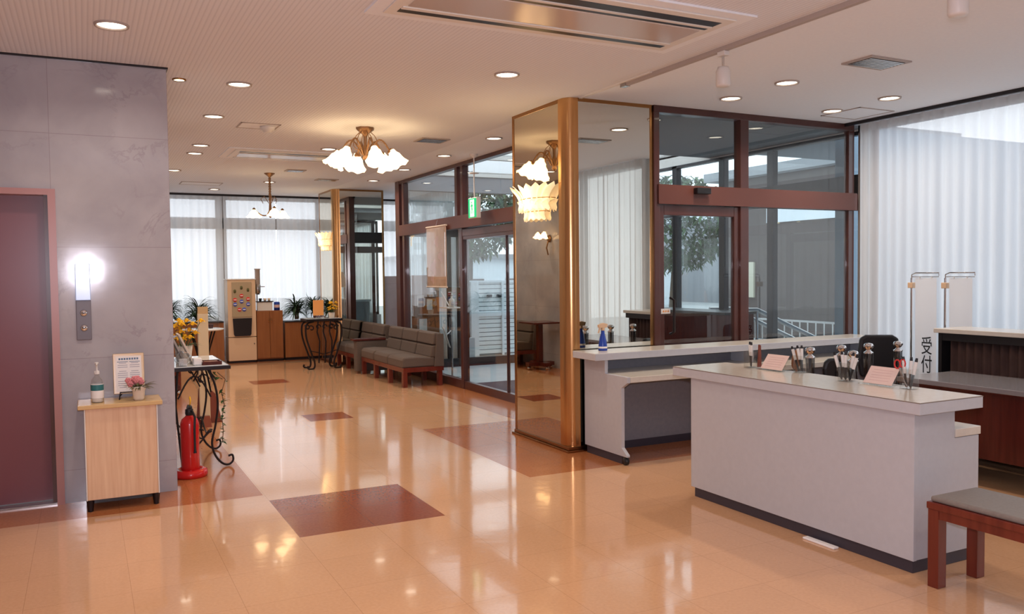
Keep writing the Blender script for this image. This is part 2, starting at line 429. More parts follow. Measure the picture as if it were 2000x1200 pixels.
# windows behind the curtains
def window(name, axis, at, a0, a1, z0, z1, posts, rails, m='steel', th=.07):
    f = MB()
    def b(u0, u1, w0, w1, t=.05):
        if axis == 'y': f.box(u0, at-t/2, w0, u1, at+t/2, w1)
        else: f.box(at-t/2, u0, w0, at+t/2, u1, w1)
    b(a0, a1, z0, z0+th); b(a0, a1, z1-th, z1); b(a0, a0+th, z0, z1); b(a1-th, a1, z0, z1)
    for p0, p1 in posts: b(p0, p1, z0, z1, .08)
    for r0, r1 in rails: b(a0, a1, r0, r1, .08)
    o = struct(f.build(name, m))
    g = MB()
    if axis == 'y': g.box(a0+th, at-.004, z0+th, a1-th, at+.004, z1-th)
    else: g.box(at-.004, a0+th, z0+th, at+.004, a1-th, z1-th)
    g.build('glass', 'glass_window', o); return o
mat('win_frame', (.30,.27,.25), .4, .3)
window('window_1', 'y', 15.82, .55, 5.6, .6, H, [(2.12,2.30),(3.92,4.06)], [(2.36,2.56)], 'win_frame')
window('window_2', 'x', 7.02, 3.1, 6.0, .45, H, [(3.9,3.98)], [], 'win_frame')
window('window_3', 'x', 6.5, -3, 3.08, .45, H, [(1.5,1.6),(0,.1),(-1.5,-1.4)], [], 'win_frame')
window('window_4', 'x', 5.62, 12.62, 15.75, .45, H, [(14.1,14.2)], [(2.36,2.5)], 'win_frame')
window('window_5', 'y', 3.09, 6.5, 6.98, .45, H, [], [], 'win_frame')

def banner_mat():
    m = bpy.data.materials.new('banner'); m.use_nodes = True; MATS['banner'] = m
    nt = m.node_tree; nt.nodes.remove(nt.nodes['Principled BSDF']); out = nt.nodes['Material Output']
    d = N(m, 'ShaderNodeBsdfDiffuse'); d.inputs[0].default_value = (.78,.77,.78,1)
    tr = N(m, 'ShaderNodeBsdfTranslucent'); tr.inputs[0].default_value = (.75,.75,.77,1)
    x = N(m, 'ShaderNodeMixShader'); x.inputs[0].default_value = .5
    L(m, d.outputs[0], x.inputs[1]); L(m, tr.outputs[0], x.inputs[2]); L(m, x.outputs[0], out.inputs[0])
banner_mat()
def curtain(name, axis, at, a0, a1, z0, z1, pitch, amp, label, seed=0, skew=0):
    rnd = random.Random(seed); ln = a1-a0; n = int(ln/pitch*8); nz = 5
    us = []; ph = 0
    for i in range(n+1):
        us.append(ph); ph += 2*PI/8*rnd.uniform(.75, 1.25)
    ams = [rnd.uniform(.5, 1.2) for _ in range(n//8+3)]
    m = MB(); vs_ = []
    for j in range(nz+1):
        z = z1 + (z0-z1)*j/nz
        for i in range(n+1):
            u = a0 + ln*i/n; A = amp*ams[int(us[i]/(2*PI)) % len(ams)]*(.75+.35*j/nz)
            off = A*math.sin(us[i]) + .35*A*math.sin(us[i]*.37+1.3+.25*j)
            vs_.append((u, at+off, z) if axis == 'y' else (at+off, u, z))
    fs = [(j*(n+1)+i, j*(n+1)+i+1, (j+1)*(n+1)+i+1, (j+1)*(n+1)+i) for j in range(nz) for i in range(n)]
    m.add(vs_, fs, True)
    o = m.build(name, 'sheer'); tag(o, label, 'curtain', None)
    # gathered heading
    h = MB(); hv = [v for v in vs_[:n+1]]
    for dz in (0, -.07):
        pass
    h.add([(v[0], v[1], z1) for v in hv] + [(v[0], v[1], z1-.075) for v in hv], [(i, i+1, n+2+i, n+1+i) for i in range(n)], True)
    hb = h.build('heading', 'sheer', o)
    for vtx in hb.data.vertices:
        if axis == 'y': vtx.co.y -= .006
        else: vtx.co.x -= .006
    return o
curtain('sheer_curtain', 'y', 15.56, .56, 2.2, .1, H-.01, .13, .03, 'white sheer curtain at the far end, left of the coffee machine', 1)
curtain('sheer_curtain', 'y', 15.56, 2.22, 3.12, .1, H-.01, .13, .03, 'white sheer curtain directly behind the coffee machine', 2)
curtain('sheer_curtain', 'y', 15.56, 3.14, 4.6, .1, H-.01, .13, .03, 'white sheer curtain at the far end behind the spiky plants beside the far column', 3)
curtain('sheer_curtain', 'y', 15.56, 4.62, 5.42, .1, H-.01, .13, .03, 'white sheer curtain showing between the far column and the entrance glass', 4)
curtain('sheer_curtain', 'x', 5.47, 12.66, 15.5, .1, H-.01, .13, .03, 'white sheer curtain seen through the upper left entrance glass, behind the stone partition', 5)
curtain('sheer_curtain', 'x', 6.92, 3.16, 5.93, .06, H-.01, .115, .032, 'tall white sheer curtain on the right behind the reception banners', 6)
curtain('sheer_curtain', 'x', 6.34, -2.95, 3.14, .06, H-.01, .12, .03, 'white sheer curtain reflected in the mirror of the near column', 7)
curtain('sheer_curtain', 'y', 3.17, 6.33, 6.88, .06, H-.01, .13, .03, 'short white sheer curtain on the return beside the long right curtain', 8)

# ------------------------------------------------------------------ vestibule glazing
def frames(name, boxes, m='frame_brown'):
    f = MB()
    for b in boxes: f.box(*b)
    return struct(f.build(name, m, bevel=.004))
X0 = 4.40
wl = frames('window_6', [(X0-.03,12.40,0,X0+.07,12.58,H),(X0-.02,12.22,0,X0+.06,12.30,H),(X0-.02,10.02,0,X0+.07,10.10,2.1),(X0-.02,10.16,2.1,X0+.07,10.24,H),(X0-.02,9.98,2.26,X0+.07,10.05,H),
    (X0-.025,6.9,H-.05,X0+.07,12.5,H),(X0-.02,10.1,0,X0+.07,12.4,.11),(X0-.015,6.9,1.99,X0+.06,10.02,2.08)])
MB().box(X0-.04,6.9,2.10,X0+.08,12.42,2.265).build('transom', 'frame_transom', wl)
gp = MB(); gp.box(X0+.02,10.08,.11,X0+.028,12.24,2.1); gp.box(X0+.02,10.2,2.26,X0+.028,12.3,H-.05); gp.box(X0+.02,6.95,2.26,X0+.028,10.0,H-.05)
gp.build('glass', 'glass_pane', wl)
for y0, y1, nm in ((8.78, 10.02, 'door_2'), (7.55, 8.78, 'door_3')):
    dd = struct(MB().box(X0-.01,y0,0,X0+.05,y1,.10).box(X0-.01,y0,1.95,X0+.05,y1,1.99).box(X0,y0,.1,X0+.04,y0+.012,1.95).build(nm, 'frame_brown'))
    MB().box(X0+.015,y0+.006,.1,X0+.023,y1,1.95).build('glass', 'glass_pane', dd)
wd = frames('window_7', [(X0-.02,7.47,0,X0+.07,7.55,2.1),(X0-.02,6.9,0,X0+.07,7.47,.11)])
MB().box(X0+.02,6.95,.11,X0+.028,7.47,2.1).build('glass', 'glass_pane', wd)
# front plane y = 6.0
wf = frames('window_8', [(4.44,5.97,0,4.50,6.06,H),(5.42,5.97,0,5.52,6.06,H),(6.86,6.0,0,6.94,6.06,H),(4.44,5.965,H-.06,6.9,6.06,H),(5.52,5.98,0,6.86,6.05,.1)])
MB().box(4.48,5.955,2.095,6.93,6.07,2.265).build('transom', 'frame_transom', wf)
MB().box(5.5,6.02,.1,6.87,6.028,2.1).box(4.5,6.02,2.26,5.43,6.028,H-.05).box(5.5,6.02,2.26,6.87,6.028,H-.05).build('glass', 'glass_pane', wf)
MB().box(6.93,6.0,2.1,7.3,6.06,2.26).box(7.24,6.0,0,7.3,6.06,H).build('side_panel', 'frame_transom', wf)
df = struct(MB().box(4.5,5.99,0,4.56,6.04,2.09).box(5.36,5.99,0,5.42,6.04,2.09).box(4.56,5.99,2.0,5.36,6.04,2.09).box(4.56,5.99,0,5.36,6.04,.16).build('door_4', 'frame_brown', bevel=.004))
MB().box(4.55,6.01,.15,5.37,6.018,2.01).build('glass', 'glass_pane', df)
MB().tube([(4.62,5.985,.95),(4.62,5.93,.97),(4.62,5.93,1.25),(4.62,5.985,1.27)], .012).build('handle', 'black_iron', df)
sn = tag(MB().box(4.86,5.90,2.19,5.02,5.955,2.245).build('door_sensor', 'black_plastic', bevel=.008), 'black motion sensor on the transom above the inner glass door', 'sensor')
stk = thing('door_sticker', 'small white sticker with three orange dots on the inner glass door', 'sticker', (4.57,5.99,1.15))
MB().box(4.52,5.984,1.13,4.62,5.988,1.175).build('sheet', 'white_plastic', stk)
dm = MB()
for k in range(3): dm.lathe((4.545+.025*k,5.983,1.152), [(.0001,.0005),(.008,.0005),(.008,-.002)], 10, (0,1,0))
dm.build('dots', 'orange_card', stk)
# outer wall of the vestibule x = 7.3 and far wall y = 12.5
posts = [(7.26,y,0,7.34,y+.1,H) for y in (6.06, 7.45, 8.3, 9.25, 10.4, 11.5, 12.4)]
wo = frames('window_9', posts + [(7.26,6.06,0,7.34,12.5,.12),(7.26,6.06,2.25,7.34,12.5,2.5),(7.26,6.06,H-.04,7.34,12.5,H)], 'frame_dark')
MB().box(7.298,6.1,.12,7.306,12.45,2.25).box(7.298,6.1,2.5,7.306,12.45,H-.04).build('glass', 'glass_pane', wo)
wv = frames('window_10', [(4.47,12.46,0,7.3,12.54,.14),(5.38,12.45,0,5.54,12.55,2.95),(4.47,12.46,2.10,7.3,12.54,2.3),(5.2,12.46,.14,5.26,12.54,2.1),(6.55,12.46,.14,6.56,12.54,2.1),(7.2,12.46,0,7.3,12.54,H)], 'frame_dark')
MB().box(4.47,12.495,.14,7.2,12.503,2.1).box(4.47,12.495,2.3,7.2,12.503,2.82).build('glass', 'glass_pane', wv)
MB().box(4.47,12.44,2.82,7.3,12.56,3.12).build('header', 'canopy_gray', wv)
MB().box(6.5,12.45,.14,6.52,12.49,2.1).build('stile', 'frame_dark', wv)
# skylight behind the vestibule ceiling
sk = frames('window_11', [(4.44,8.6,3.07,7.34,8.68,3.15),(4.44,12.42,3.07,7.34,12.5,3.15),(4.44,10.5,3.07,7.34,10.56,3.15),(4.44,8.6,3.07,4.5,12.5,3.15),(7.28,8.6,3.07,7.34,12.5,3.15)], 'white_paint')
MB().box(4.48,8.64,3.10,7.3,12.46,3.108).build('glass', 'glass_window', sk)
struct(bx(4.42,6.06,H,4.48,12.5,3.1).build('trim_6', 'white_paint'))
struct(bx(7.28,6.06,H,7.34,12.5,3.1).build('trim_7', 'white_paint'))
tag(MB().box(4.65,7.6,.007,6.7,10.35,.02).build('door_mat', 'mat_dark', bevel=.004), 'dark blue entrance mat on the vestibule floor', 'mat')
# stone and wood partition beyond the vestibule
tag(MB().box(4.5,14.2,0,5.2,14.3,1.48).build('stone_partition', 'marble_pink', bevel=.004), 'pale pink marble partition standing behind the sofas in front of the far curtain', 'partition')
pb = thing('display_panel', 'brown wooden display panel with papers, seen through the entrance glass', 'panel', (5.1,13.4,0))
MB().box(4.93,13.4,.05,5.42,13.44,1.49).build('board', 'wood_orange', pb, .004)
MB().box(5.0,13.36,0,5.06,13.5,.06).box(5.06,13.40,.02,5.3,13.44,.05).box(5.3,13.36,0,5.36,13.5,.06).build('foot_frame', 'frame_dark', pb)
for x, z, w_, h_, mm in ((5.02,.95,.12,.2,'paper_pink'),(5.19,.9,.1,.18,'paper'),(5.05,.55,.14,.2,'paper'),(5.25,1.2,.1,.16,'pale_pink')):
    MB().box(x,13.392,z,x+w_,13.398,z+h_).build('sheet', mm, pb)

# ================================================================== COLUMNS
def column(x0, y0, x1, y1, label, zr=None):
    t = thing('mirrored_column', label, 'column', ((x0+x1)/2, (y0+y1)/2, 0))
    MB().box(x0+.012,y0+.13,.03,x1-.015,y1-.015,H).box(x0+.11,y0+.012,.03,x1-.015,y0+.13,H).build('core', 'frame_brown', t)
    MB().box(x0,y0+.13,.04,x0+.012,y1-.03,H-.02).build('mirror_panel', 'mirror_warm_tint', t)['label'] = 'mirror panel on the left face, tinted with the reflected warm interior'
    MB().box(x0+.11,y0,.04,x1-.03,y0+.012,H-.02).build('mirror_panel', 'mirror_clear', t)['label'] = 'clear mirror panel on the front face'
    MB().box(x0+.03,y1-.012,.04,x1-.03,y1,H-.02).build('mirror_panel', 'mirror_warm_tint', t)
    # rounded brass corner
    a = MB(); n = 14; cx, cy, r = x0+.085, y0+.095, .088; pts = [(x0+.11, y0-.006), (x0+.11, y0+.06), (x0+.05, y0+.13), (x0-.004, y0+.13)]
    for k in range(n+1):
        t_ = PI + (PI/2)*k/n; pts.append((cx+r*math.cos(t_), cy+(r+.006)*math.sin(t_)))
    a.prism(pts, 'z', .03, H)
    a.sm = [True]*len(a.f); a.sm[0] = a.sm[1] = False
    cp = a.build('corner_post', 'brass', t); md = cp.modifiers.new('edge', 'EDGE_SPLIT'); md.split_angle = math.radians(35)
    tr = MB()
    for (xx, yy) in ((x0-.004, y1-.03), (x1-.03, y0-.004), (x1-.03, y1-.03)): tr.box(xx, yy, .03, xx+.034, yy+.034, H)
    tr.box(x0-.004,y0+.13,H-.03,x0+.01,y1-.03,H); tr.box(x0+.11,y0-.004,H-.03,x1-.03,y0+.01,H)
    tr.build('corner_trim', 'brass_trim', t)
    bs = MB(); bs.box(x0-.03,y0-.03,0,x1,y1+.03,.018); bs.box(x0-.012,y0-.012,.018,x1,y1+.012,.045)
    bs.build('base_trim', 'brass_trim', t, .004)
    return t
column(3.57, 5.99, 4.44, 6.96, 'square mirrored column with a rounded brass corner beside the back reception counter')
column(3.73, 13.86, 4.6, 14.8, 'mirrored column with brass edges at the far end behind the sofas')

# ================================================================== CEILING ITEMS
def make_downlight():
    t = thing('downlight', 'round recessed downlight', 'ceiling light', (0,0,H))
    MB().lathe((0,0,H), [(.094,0),(.091,-.012),(.082,-.012),(.075,.0)], 28).build('trim_ring', 'grille_grey', t)
    MB().lathe((0,0,H), [(.0001,-.006),(.05,-.0055),(.076,-.002)], 28).build('diffuser', 'lamp_glow', t)
    d = bpy.data.lights.new('lamp', 'AREA'); d.shape = 'DISK'; d.size = .13; d.energy = LAMP; d.color = LAMPC; d.spread = math.radians(150)
    o = bpy.data.objects.new('lamp', d); col.objects.link(o); o.location = (0,0,H-.02); adopt(o, t); o.visible_camera = False; o.visible_glossy = False
    return t
DL = [(.18,5.36,'large round downlight in the ceiling above the lift door'),
 (1.08,6.6,'round downlight to the right of the marble wall top corner'),
 (1.08,8.0,'round downlight left of the wall-less stretch, in front of the smoke detector'),
 (1.18,9.8,'round downlight just beyond the smoke detector, nearer of a close pair'),
 (1.19,10.45,'round downlight, farther of the close pair left of the far air conditioner'),
 (1.12,12.2,'small downlight peeking out beside the marble wall edge, far left'),
 (.78,13.2,'tiny downlight partly hidden by the marble wall, farthest left'),
 (2.57,13.2,'small downlight behind the hanging lamp near the far curtain'),
 (1.95,14.6,'small downlight close to the far curtain rail above the coffee machine'),
 (2.78,5.5,'round downlight alone in the ceiling left of the near mirrored column'),
 (3.94,8.12,'round downlight nearest the column in the row along the entrance glass'),
 (3.95,9.54,'round downlight in front of the exit sign in the row along the entrance glass'),
 (3.96,11.0,'third downlight in the row along the entrance glass'),
 (3.98,12.45,'last downlight of the entrance row, above the gap between the sofas'),
 (2.53,9.54,'round downlight beside the left shades of the ceiling chandelier'),
 (4.87,4.85,'round downlight nearer the camera right of the white track spotlight'),
 (4.87,5.48,'round downlight above the inner glass door'),
 (6.11,5.53,'round downlight close to the ceiling hatch above the counter end'),
 (6.11,4.92,'round downlight nearest the long right curtain')]
FILL_DL = [(.2,2.2),(2.8,1.0),(4.87,2.0),(-2.2,3.8),(5.2,.2),(-2.0,1.0),(1.0,-1.6),(1.2,3.5)]  # lamps added outside the view to help light the room
base_dl = make_downlight()
for i, (x, y, lb) in enumerate(DL):
    if i == 0: base_dl.location = (x,y,H); base_dl['label'] = lb; base_dl['group'] = 'round ceiling downlights'
    else: dup(base_dl, (x,y,H), lb, group='round ceiling downlights')
for x, y in FILL_DL: dup(base_dl, (x,y,H), 'round downlight added out of view to help light the room', group='added ceiling downlights out of view')
# halogen spot by the marble edge
hs = thing('halogen_spot', 'small bright halogen spot tucked against the marble wall corner', 'ceiling light', (.66,6.62,H))
MB().lathe((.66,6.62,H), [(.05,0),(.048,-.01),(.035,-.008)], 20).build('trim_ring', 'brass_trim', hs)
MB().lathe((.66,6.62,H), [(.0001,-.008),(.038,-.006)], 20).build('bulb', 'shell_core', hs)

def cassette(x0, y0, x1, y1, label, parts=2):
    t = thing('air_conditioner', label, 'air conditioner', ((x0+x1)/2,(y0+y1)/2,H))
    MB().box(x0-.14,y0-.14,H-.012,x1+.14,y1+.14,H).build('outer_frame', 'ceiling_smooth', t)
    MB().box(x0-.06,y0-.06,H-.022,x1+.06,y1+.06,H-.012).build('panel', 'white_paint', t, .004)
    sl = (y1-y0)*.105
    MB().box(x0,y1-sl,H-.0235,x1,y1,H-.022).build('air_slot', 'frame_dark', t)
    MB().box(x0,y0,H-.0235,x1,y0+sl*1.3,H-.022).build('air_slot', 'frame_dark', t)
    MB().box(x0,y0+sl*1.9,H-.0235,x1,y0+sl*2.5,H-.022).build('air_slot', 'frame_dark', t)
    MB().box(x0,y1-sl*1.7,H-.028,x1,y1-sl*1.05,H-.022).build('louver', 'white_paint', t, .002)
    MB().box(x0,y0+sl*1.35,H-.028,x1,y0+sl*1.8,H-.022).build('louver', 'white_paint', t, .002)
    mat_ = 'panel_sheen'
    MB().box(x0+.02,y0+sl*2.7,H-.026,x1-.02,y1-sl*2,H-.022).build('center_panel', mat_, t)
mat('panel_sheen', (.58,.50,.45), .16)
cassette(1.55,3.80,3.31,4.38,'large ceiling air conditioner panel with long black slots near the camera')
cassette(1.62,9.95,3.3,10.5,'narrow ceiling air conditioner far back behind the chandelier')
tr = thing('lighting_track', 'long white lighting track running along the ceiling at the upper right', 'track', (3.72,2.2,H))
MB().box(3.705,-.8,H-.03,3.74,5.36,H).build('rail', 'grille_grey', tr, .003)
MB().box(3.70,5.33,H-.034,3.745,5.40,H).build('end_cap', 'steel', tr)
def spot(y, label):
    t = thing('track_spotlight', label, 'spotlight', (3.72,y,H-.03), 'white spotlights on the ceiling track')
    MB().box(3.70,y-.035,H-.06,3.745,y+.035,H-.03).build('adapter', 'white_plastic', t, .004)
    MB().tube([(3.722,y,H-.06),(3.722,y,H-.13)], .009).build('stem', 'chrome', t)
    MB().lathe((3.722,y,H-.255), [(.0001,0),(.040,0),(.046,.012),(.046,.10),(.038,.115),(.036,.125),(.0001,.125)], 24).build('lamp_head', 'white_plastic', t)
spot(4.26, 'white cylindrical spotlight hanging from the ceiling track')
spot(2.62, 'white spotlight cut off by the top edge of the picture, on the ceiling track')
def grille(x, y, w, d, label, dark=True):
    t = thing('ceiling_vent', label, 'vent', (x,y,H))
    MB().box(x-w/2-.03,y-d/2-.03,H-.010,x+w/2+.03,y+d/2+.03,H).build('frame', 'grille_grey', t)
    s = MB(); n = 7
    for k in range(n): yy = y-d/2+d*(k+.5)/n; s.box(x-w/2,yy-.009,H-.014,x+w/2,yy+.009,H-.010)
    s.build('slats', 'steel', t)
    MB().box(x-w/2,y-d/2,H-.012,x+w/2,y+d/2,H-.0101).build('duct', 'frame_dark', t)
grille(4.98,4.12,.34,.20,'grey ceiling vent left of the long right curtain')
grille(3.38,8.5,.26,.22,'grey ceiling vent between the chandelier and the entrance glass')
grille(2.62,11.65,.2,.16,'tiny ceiling vent above the hanging lamp')
grille(3.3,12.6,.26,.16,'slim ceiling vent in front of the far mirrored column')
sd = thing('smoke_detector', 'white round smoke detector on a ceiling hatch left of the chandelier', 'detector', (1.62,8.35,H-.008))
MB().lathe((1.62,8.35,H-.006), [(.0001,-.05),(.04,-.05),(.045,-.035),(.065,-.03),(.07,0)], 20).build('housing', 'white_plastic', sd)
def hatch(x0,y0,x1,y1,label):
    o = MB()
    for b in ((x0,y0,x1,y0+.015),(x0,y1-.015,x1,y1),(x0,y0,x0+.015,y1),(x1-.015,y0,x1,y1)): o.box(b[0],b[1],H-.006,b[2],b[3],H)
    t = thing('ceiling_hatch', label, 'hatch', ((x0+x1)/2,(y0+y1)/2,H))
    o.build('rim', 'grille_grey', t); MB().box(x0+.015,y0+.015,H-.003,x1-.015,y1-.015,H).build('lid', 'ceiling_smooth', t)
hatch(1.35,8.2,1.72,8.5,'square ceiling hatch carrying the smoke detector')
hatch(1.35,13.6,1.95,14.0,'faint ceiling hatch left of the hanging lamp')
hatch(6.2,5.3,6.65,5.75,'ceiling hatch with a dark rim beside the right curtain')

# chandelier shades
def shade(p, axis, r, h, m='shade_glow', n=32):
    b = MB()
    prof = [(r*.30,0),(r*.42,-.02*h/.1),(r*.62,-.35*h),(r*.72,-.6*h),(r*.86,-.82*h),(r*1.05,-h)]
    def fn(t, i, rr, hh):
        k = (i/5.0)**2; return rr*(1+.10*k*math.cos(6*t)), hh + h*.07*k*math.cos(6*t)
    b.lathe(p, prof, n, axis, fn)
    return b
def chandelier():
    c = (2.50, 8.05)
    t = thing('chandelier', 'gold leaf ceiling chandelier with glowing scalloped glass bells over the hall', 'chandelier', (c[0],c[1],H))
    MB().lathe((c[0],c[1],H), [(.088,0),(.084,-.02),(.06,-.04),(.03,-.065),(.018,-.09),(.014,-.16),(.022,-.19),(.034,-.23),(.02,-.27),(.03,-.30),(.0001,-.33)], 24,
        fn=lambda t_, i, r, h: (r*(1+(.07*math.cos(8*t_) if i < 2 else 0)), h)).build('canopy', 'antique_gold', t)
    for k in range(6):
        a = 2*PI*k/6 + .55; d = Vector((math.cos(a), math.sin(a), 0)); o = Vector((c[0],c[1],0))
        pts = []
        for j in range(11):
            u = j/10; rr = .03 + .215*u; z = H-.27 + .15*math.sin(u*PI*.95)
            pts.append(o + d*rr + Vector((0,0,z)))
        pts += [o + d*.25 + Vector((0,0,H-.25))]
        arm = MB().tube(pts, .008, 8)
        arm.lathe(o+d*.25+Vector((0,0,H-.235)), [(.03,-.02),(.034,0),(.02,.02),(.008,.03)], 12)
        arm.tube([o+d*(.05+.07*math.sin(u*PI*1.2/8*8/6)) + Vector((0,0,H-.12-.10*math.cos(u*.5))) for u in range(7)], .004, 6)
        arm.leaf(o+d*.12+Vector((0,0,H-.14)), d, .3, .10, .03, .9, 4)
        am = arm.build('arm', 'antique_gold', t)
        ax = (Vector((0,0,1)) - d*.5).normalized()
        shade(o+d*.255+Vector((0,0,H-.225)), ax, .098, .165).build('lamp_shade', 'shade_glow', am)
chandelier()
def pendant():
    c = (2.36, 12.1); t = thing('pendant_lamp', 'antique brass hanging lamp with amber glass shades near the far curtain', 'chandelier', (c[0],c[1],H))
    MB().lathe((c[0],c[1],H), [(.075,0),(.07,-.012),(.03,-.04),(.012,-.06)], 18).build('canopy', 'antique_gold', t)
    st = MB().tube([(c[0],c[1],H-.05),(c[0],c[1],H-.42)], .014, 8)
    for k in range(9): st.ball((c[0],c[1],H-.08-.036*k), .02, 8)
    st.lathe((c[0],c[1],H-.6), [(.0001,-.03),(.03,0),(.045,.03),(.022,.07),(.015,.18)], 14); st.build('stem', 'antique_gold', t)
    for k in range(3):
        a = 2*PI*k/3 + .1 + math.radians(27); d = Vector((math.cos(a), math.sin(a), 0)); o = Vector((c[0],c[1],0)); pts = []
        for j in range(11):
            u = j/10; pts.append(o + d*(.02+.21*u) + Vector((0,0,H-.58-.05*math.sin(u*PI)+.09*u)))
        arm = MB().tube(pts, .008, 8); arm.tube([o+d*.02+Vector((0,0,H-.42)), o+d*.08+Vector((0,0,H-.32)), o+d*.13+Vector((0,0,H-.36)), o+d*.10+Vector((0,0,H-.42))], .005, 6)
        arm.lathe(o+d*.23+Vector((0,0,H-.50)), [(.028,-.02),(.024,0),(.01,.02)], 12); am = arm.build('arm', 'antique_gold', t)
        shade(o+d*.23+Vector((0,0,H-.51)), (0,0,1), .095, .105, n=24).build('lamp_shade', 'shade_glow', am)
pendant()
def shell_sconce(x, y, z, label, s=1.0):
    t = thing('wall_sconce', label, 'wall lamp', (x,y,z), 'petal glass sconces on the mirrored columns')
    MB().lathe((x,y,z-.1*s), [(.0001,-.02),(.07*s,-.02),(.07*s,0),(.0001,0)], 16, (-1,0,0)).build('backplate', 'brass', t)
    MB().ball((x-.06*s,y,z-.05*s), .05*s, 12, 1.6).build('lamp_bulb', 'shell_core', t)
    g = MB()
    for tier, (n, r0, r1, z0, z1, wd) in enumerate(((9,.20,.37,z-.16*s,z+.07*s,.085),(7,.13,.27,z-.24*s,z-.06*s,.078))):
        for k in range(n):
            a = PI/2 + PI*(k+.5)/n; d = Vector((.5*math.cos(a), math.sin(a), 0)); sd_ = Vector((-d.y, d.x, 0)).normalized(); vv = []
            for j in range(9):
                u = j/8; rr = (r0 + (r1-r0)*(abs(u-.35)/.65)**2)*s; zz = z0 + (z1-z0)*u; wj = wd*s*(1-(2*u-1)**4)**.5*.5 + .002
                q = Vector((x,y,0)) + d*rr; q.z = zz
                vv += [q - sd_*wj, q + d*(-.006), q + sd_*wj]
            fs = []
            for j in range(8):
                b_ = j*3; fs += [(b_,b_+1,b_+4,b_+3),(b_+1,b_+2,b_+5,b_+4)]
            g.add(vv, fs, True)
    g.build('glass_petals', 'shell_glass', t, solid=.004)
    r_ = MB()
    for zz, rr in ((z-.05*s,.24),(z-.16*s,.16)): r_.tube([(x+.5*rr*s*math.cos(PI/2+PI*k/12), y+rr*s*math.sin(PI/2+PI*k/12), zz) for k in range(13)], .004, 6)
    r_.build('rings', 'brass', t)
    d = bpy.data.lights.new('lamp', 'POINT'); d.energy = 7; d.color = (1,.7,.4); d.shadow_soft_size = .08
    o = bpy.data.objects.new('lamp', d); col.objects.link(o); o.location = (x-.32,y,z-.05); adopt(o, t); o.visible_glossy = False
shell_sconce(3.565, 6.50, 2.20, 'glowing glass petal sconce on the near mirrored column')
shell_sconce(3.725, 14.30, 2.17, 'glowing glass petal sconce on the far mirrored column')
def twin_sconce(y, label):
    x, z = .56, 2.05; t = thing('twin_wall_lamp', label, 'wall lamp', (x,y,z))
    MB().lathe((x,y,z), [(.0001,.02),(.05,.02),(.06,0)], 16, (1,0,0)).tube([(x+.02,y,z-.05),(x+.05,y,z-.15),(x+.02,y,z-.26)], .012, 8).build('backplate', 'antique_gold', t)
    for s in (-1,1):
        am = MB().tube([(x+.02,y,z),(x+.1,y+s*.04,z+.06),(x+.14,y+s*.09,z+.1)], .008).build('arm', 'antique_gold', t)
        shade((x+.14,y+s*.10,z+.10), (-.2,0,1), .07, .1, n=20).build('lamp_shade', 'shade_glow', am)
twin_sconce(11.6, 'twin-shade gold wall lamp reflected in the near mirrored column')
# exit sign
ex = thing('exit_sign', 'green and white running-man exit sign hanging from the ceiling by the entrance glass', 'sign', (4.24,9.3,H))
MB().lathe((4.24,9.3,H), [(.05,0),(.05,-.02),(.012,-.045)], 16).tube([(4.24,9.3,H-.03),(4.24,9.3,2.42)], .008, 8).lathe((4.24,9.3,2.72), [(.0001,.008),(.06,.004),(.06,-.004),(.0001,-.008)], 16).build('rod', 'white_plastic', ex)
axx, ayy = (0, -1, 0), (1, 0, 0)
MB().obox((4.24,9.3,2.30), axx, ayy, (0,0,1), .25, .055, .25).build('housing', 'white_plastic', ex, .006)
def exit_face(name, pts_list, m, off):
    fr = Vector((4.24,9.3,2.30)) - Vector(ayy)*(.0275+off); b = MB()
    for pts in pts_list:
        n = len(pts); v0 = [fr + Vector(axx)*p[0] + Vector((0,0,p[1])) for p in pts]; v1 = [v - Vector(ayy)*.002 for v in v0]
        b.add(v0+v1, [tuple(range(n)), tuple(range(2*n-1, n-1, -1))] + [(i, i+n, (i+1) % n+n, (i+1) % n) for i in range(n)])
    return b.build(name, m, ex)
exit_face('sign_face', [[(-.115,-.115),(.115,-.115),(.115,.115),(-.115,.115)]], 'green_sign', .001)
exit_face('doorway', [[(-.06,-.105),(.055,-.105),(.055,.1),(-.06,.1)]], 'white_sign', .0035)
exit_face('running_figure', [[(-.012+.014*math.cos(a*PI/4),.066+.015*math.sin(a*PI/4)) for a in range(8)],
    [(-.022,.045),(.006,.05),(.012,-.005),(-.012,-.01)], [(-.012,-.005),(.006,-.005),(-.02,-.07),(-.035,-.068)], [(0,-.002),(.012,-.005),(.03,-.045),(.02,-.08),(.01,-.075),(.016,-.045)],
    [(-.02,.045),(-.04,.02),(-.034,.01),(-.015,.03)], [(.004,.048),(.03,.02),(.026,.012),(.002,.03)]], 'green_sign', .006)

# ================================================================== LEFT WALL ITEMS
mat('panel_dark', (.13,.11,.125), .35)
cp = thing('lift_call_panel', 'lift call panel with two round buttons under a bright display on the marble wall', 'panel', (-.01,6.3,1.35))
MB().box(-.055,6.285,1.09,.035,6.3,1.355).build('plate', 'panel_dark', cp, .003)
MB().box(-.055,6.275,1.355,.035,6.3,1.60).build('display', 'sleeve_lamp', cp, .004)
for z in (1.17, 1.27):
    b = MB().lathe((-.01,6.285,z), [(.0001,-.008),(.012,-.008),(.018,-.006),(.022,-.002),(.022,0)], 20, (0,1,0)).build('button', 'chrome', cp)
    MB().prism([(-.016,z-.004),(-.004,z-.004),(-.01,z+.006)], 'y', 6.274, 6.2775).build('arrow', 'black_plastic', b)

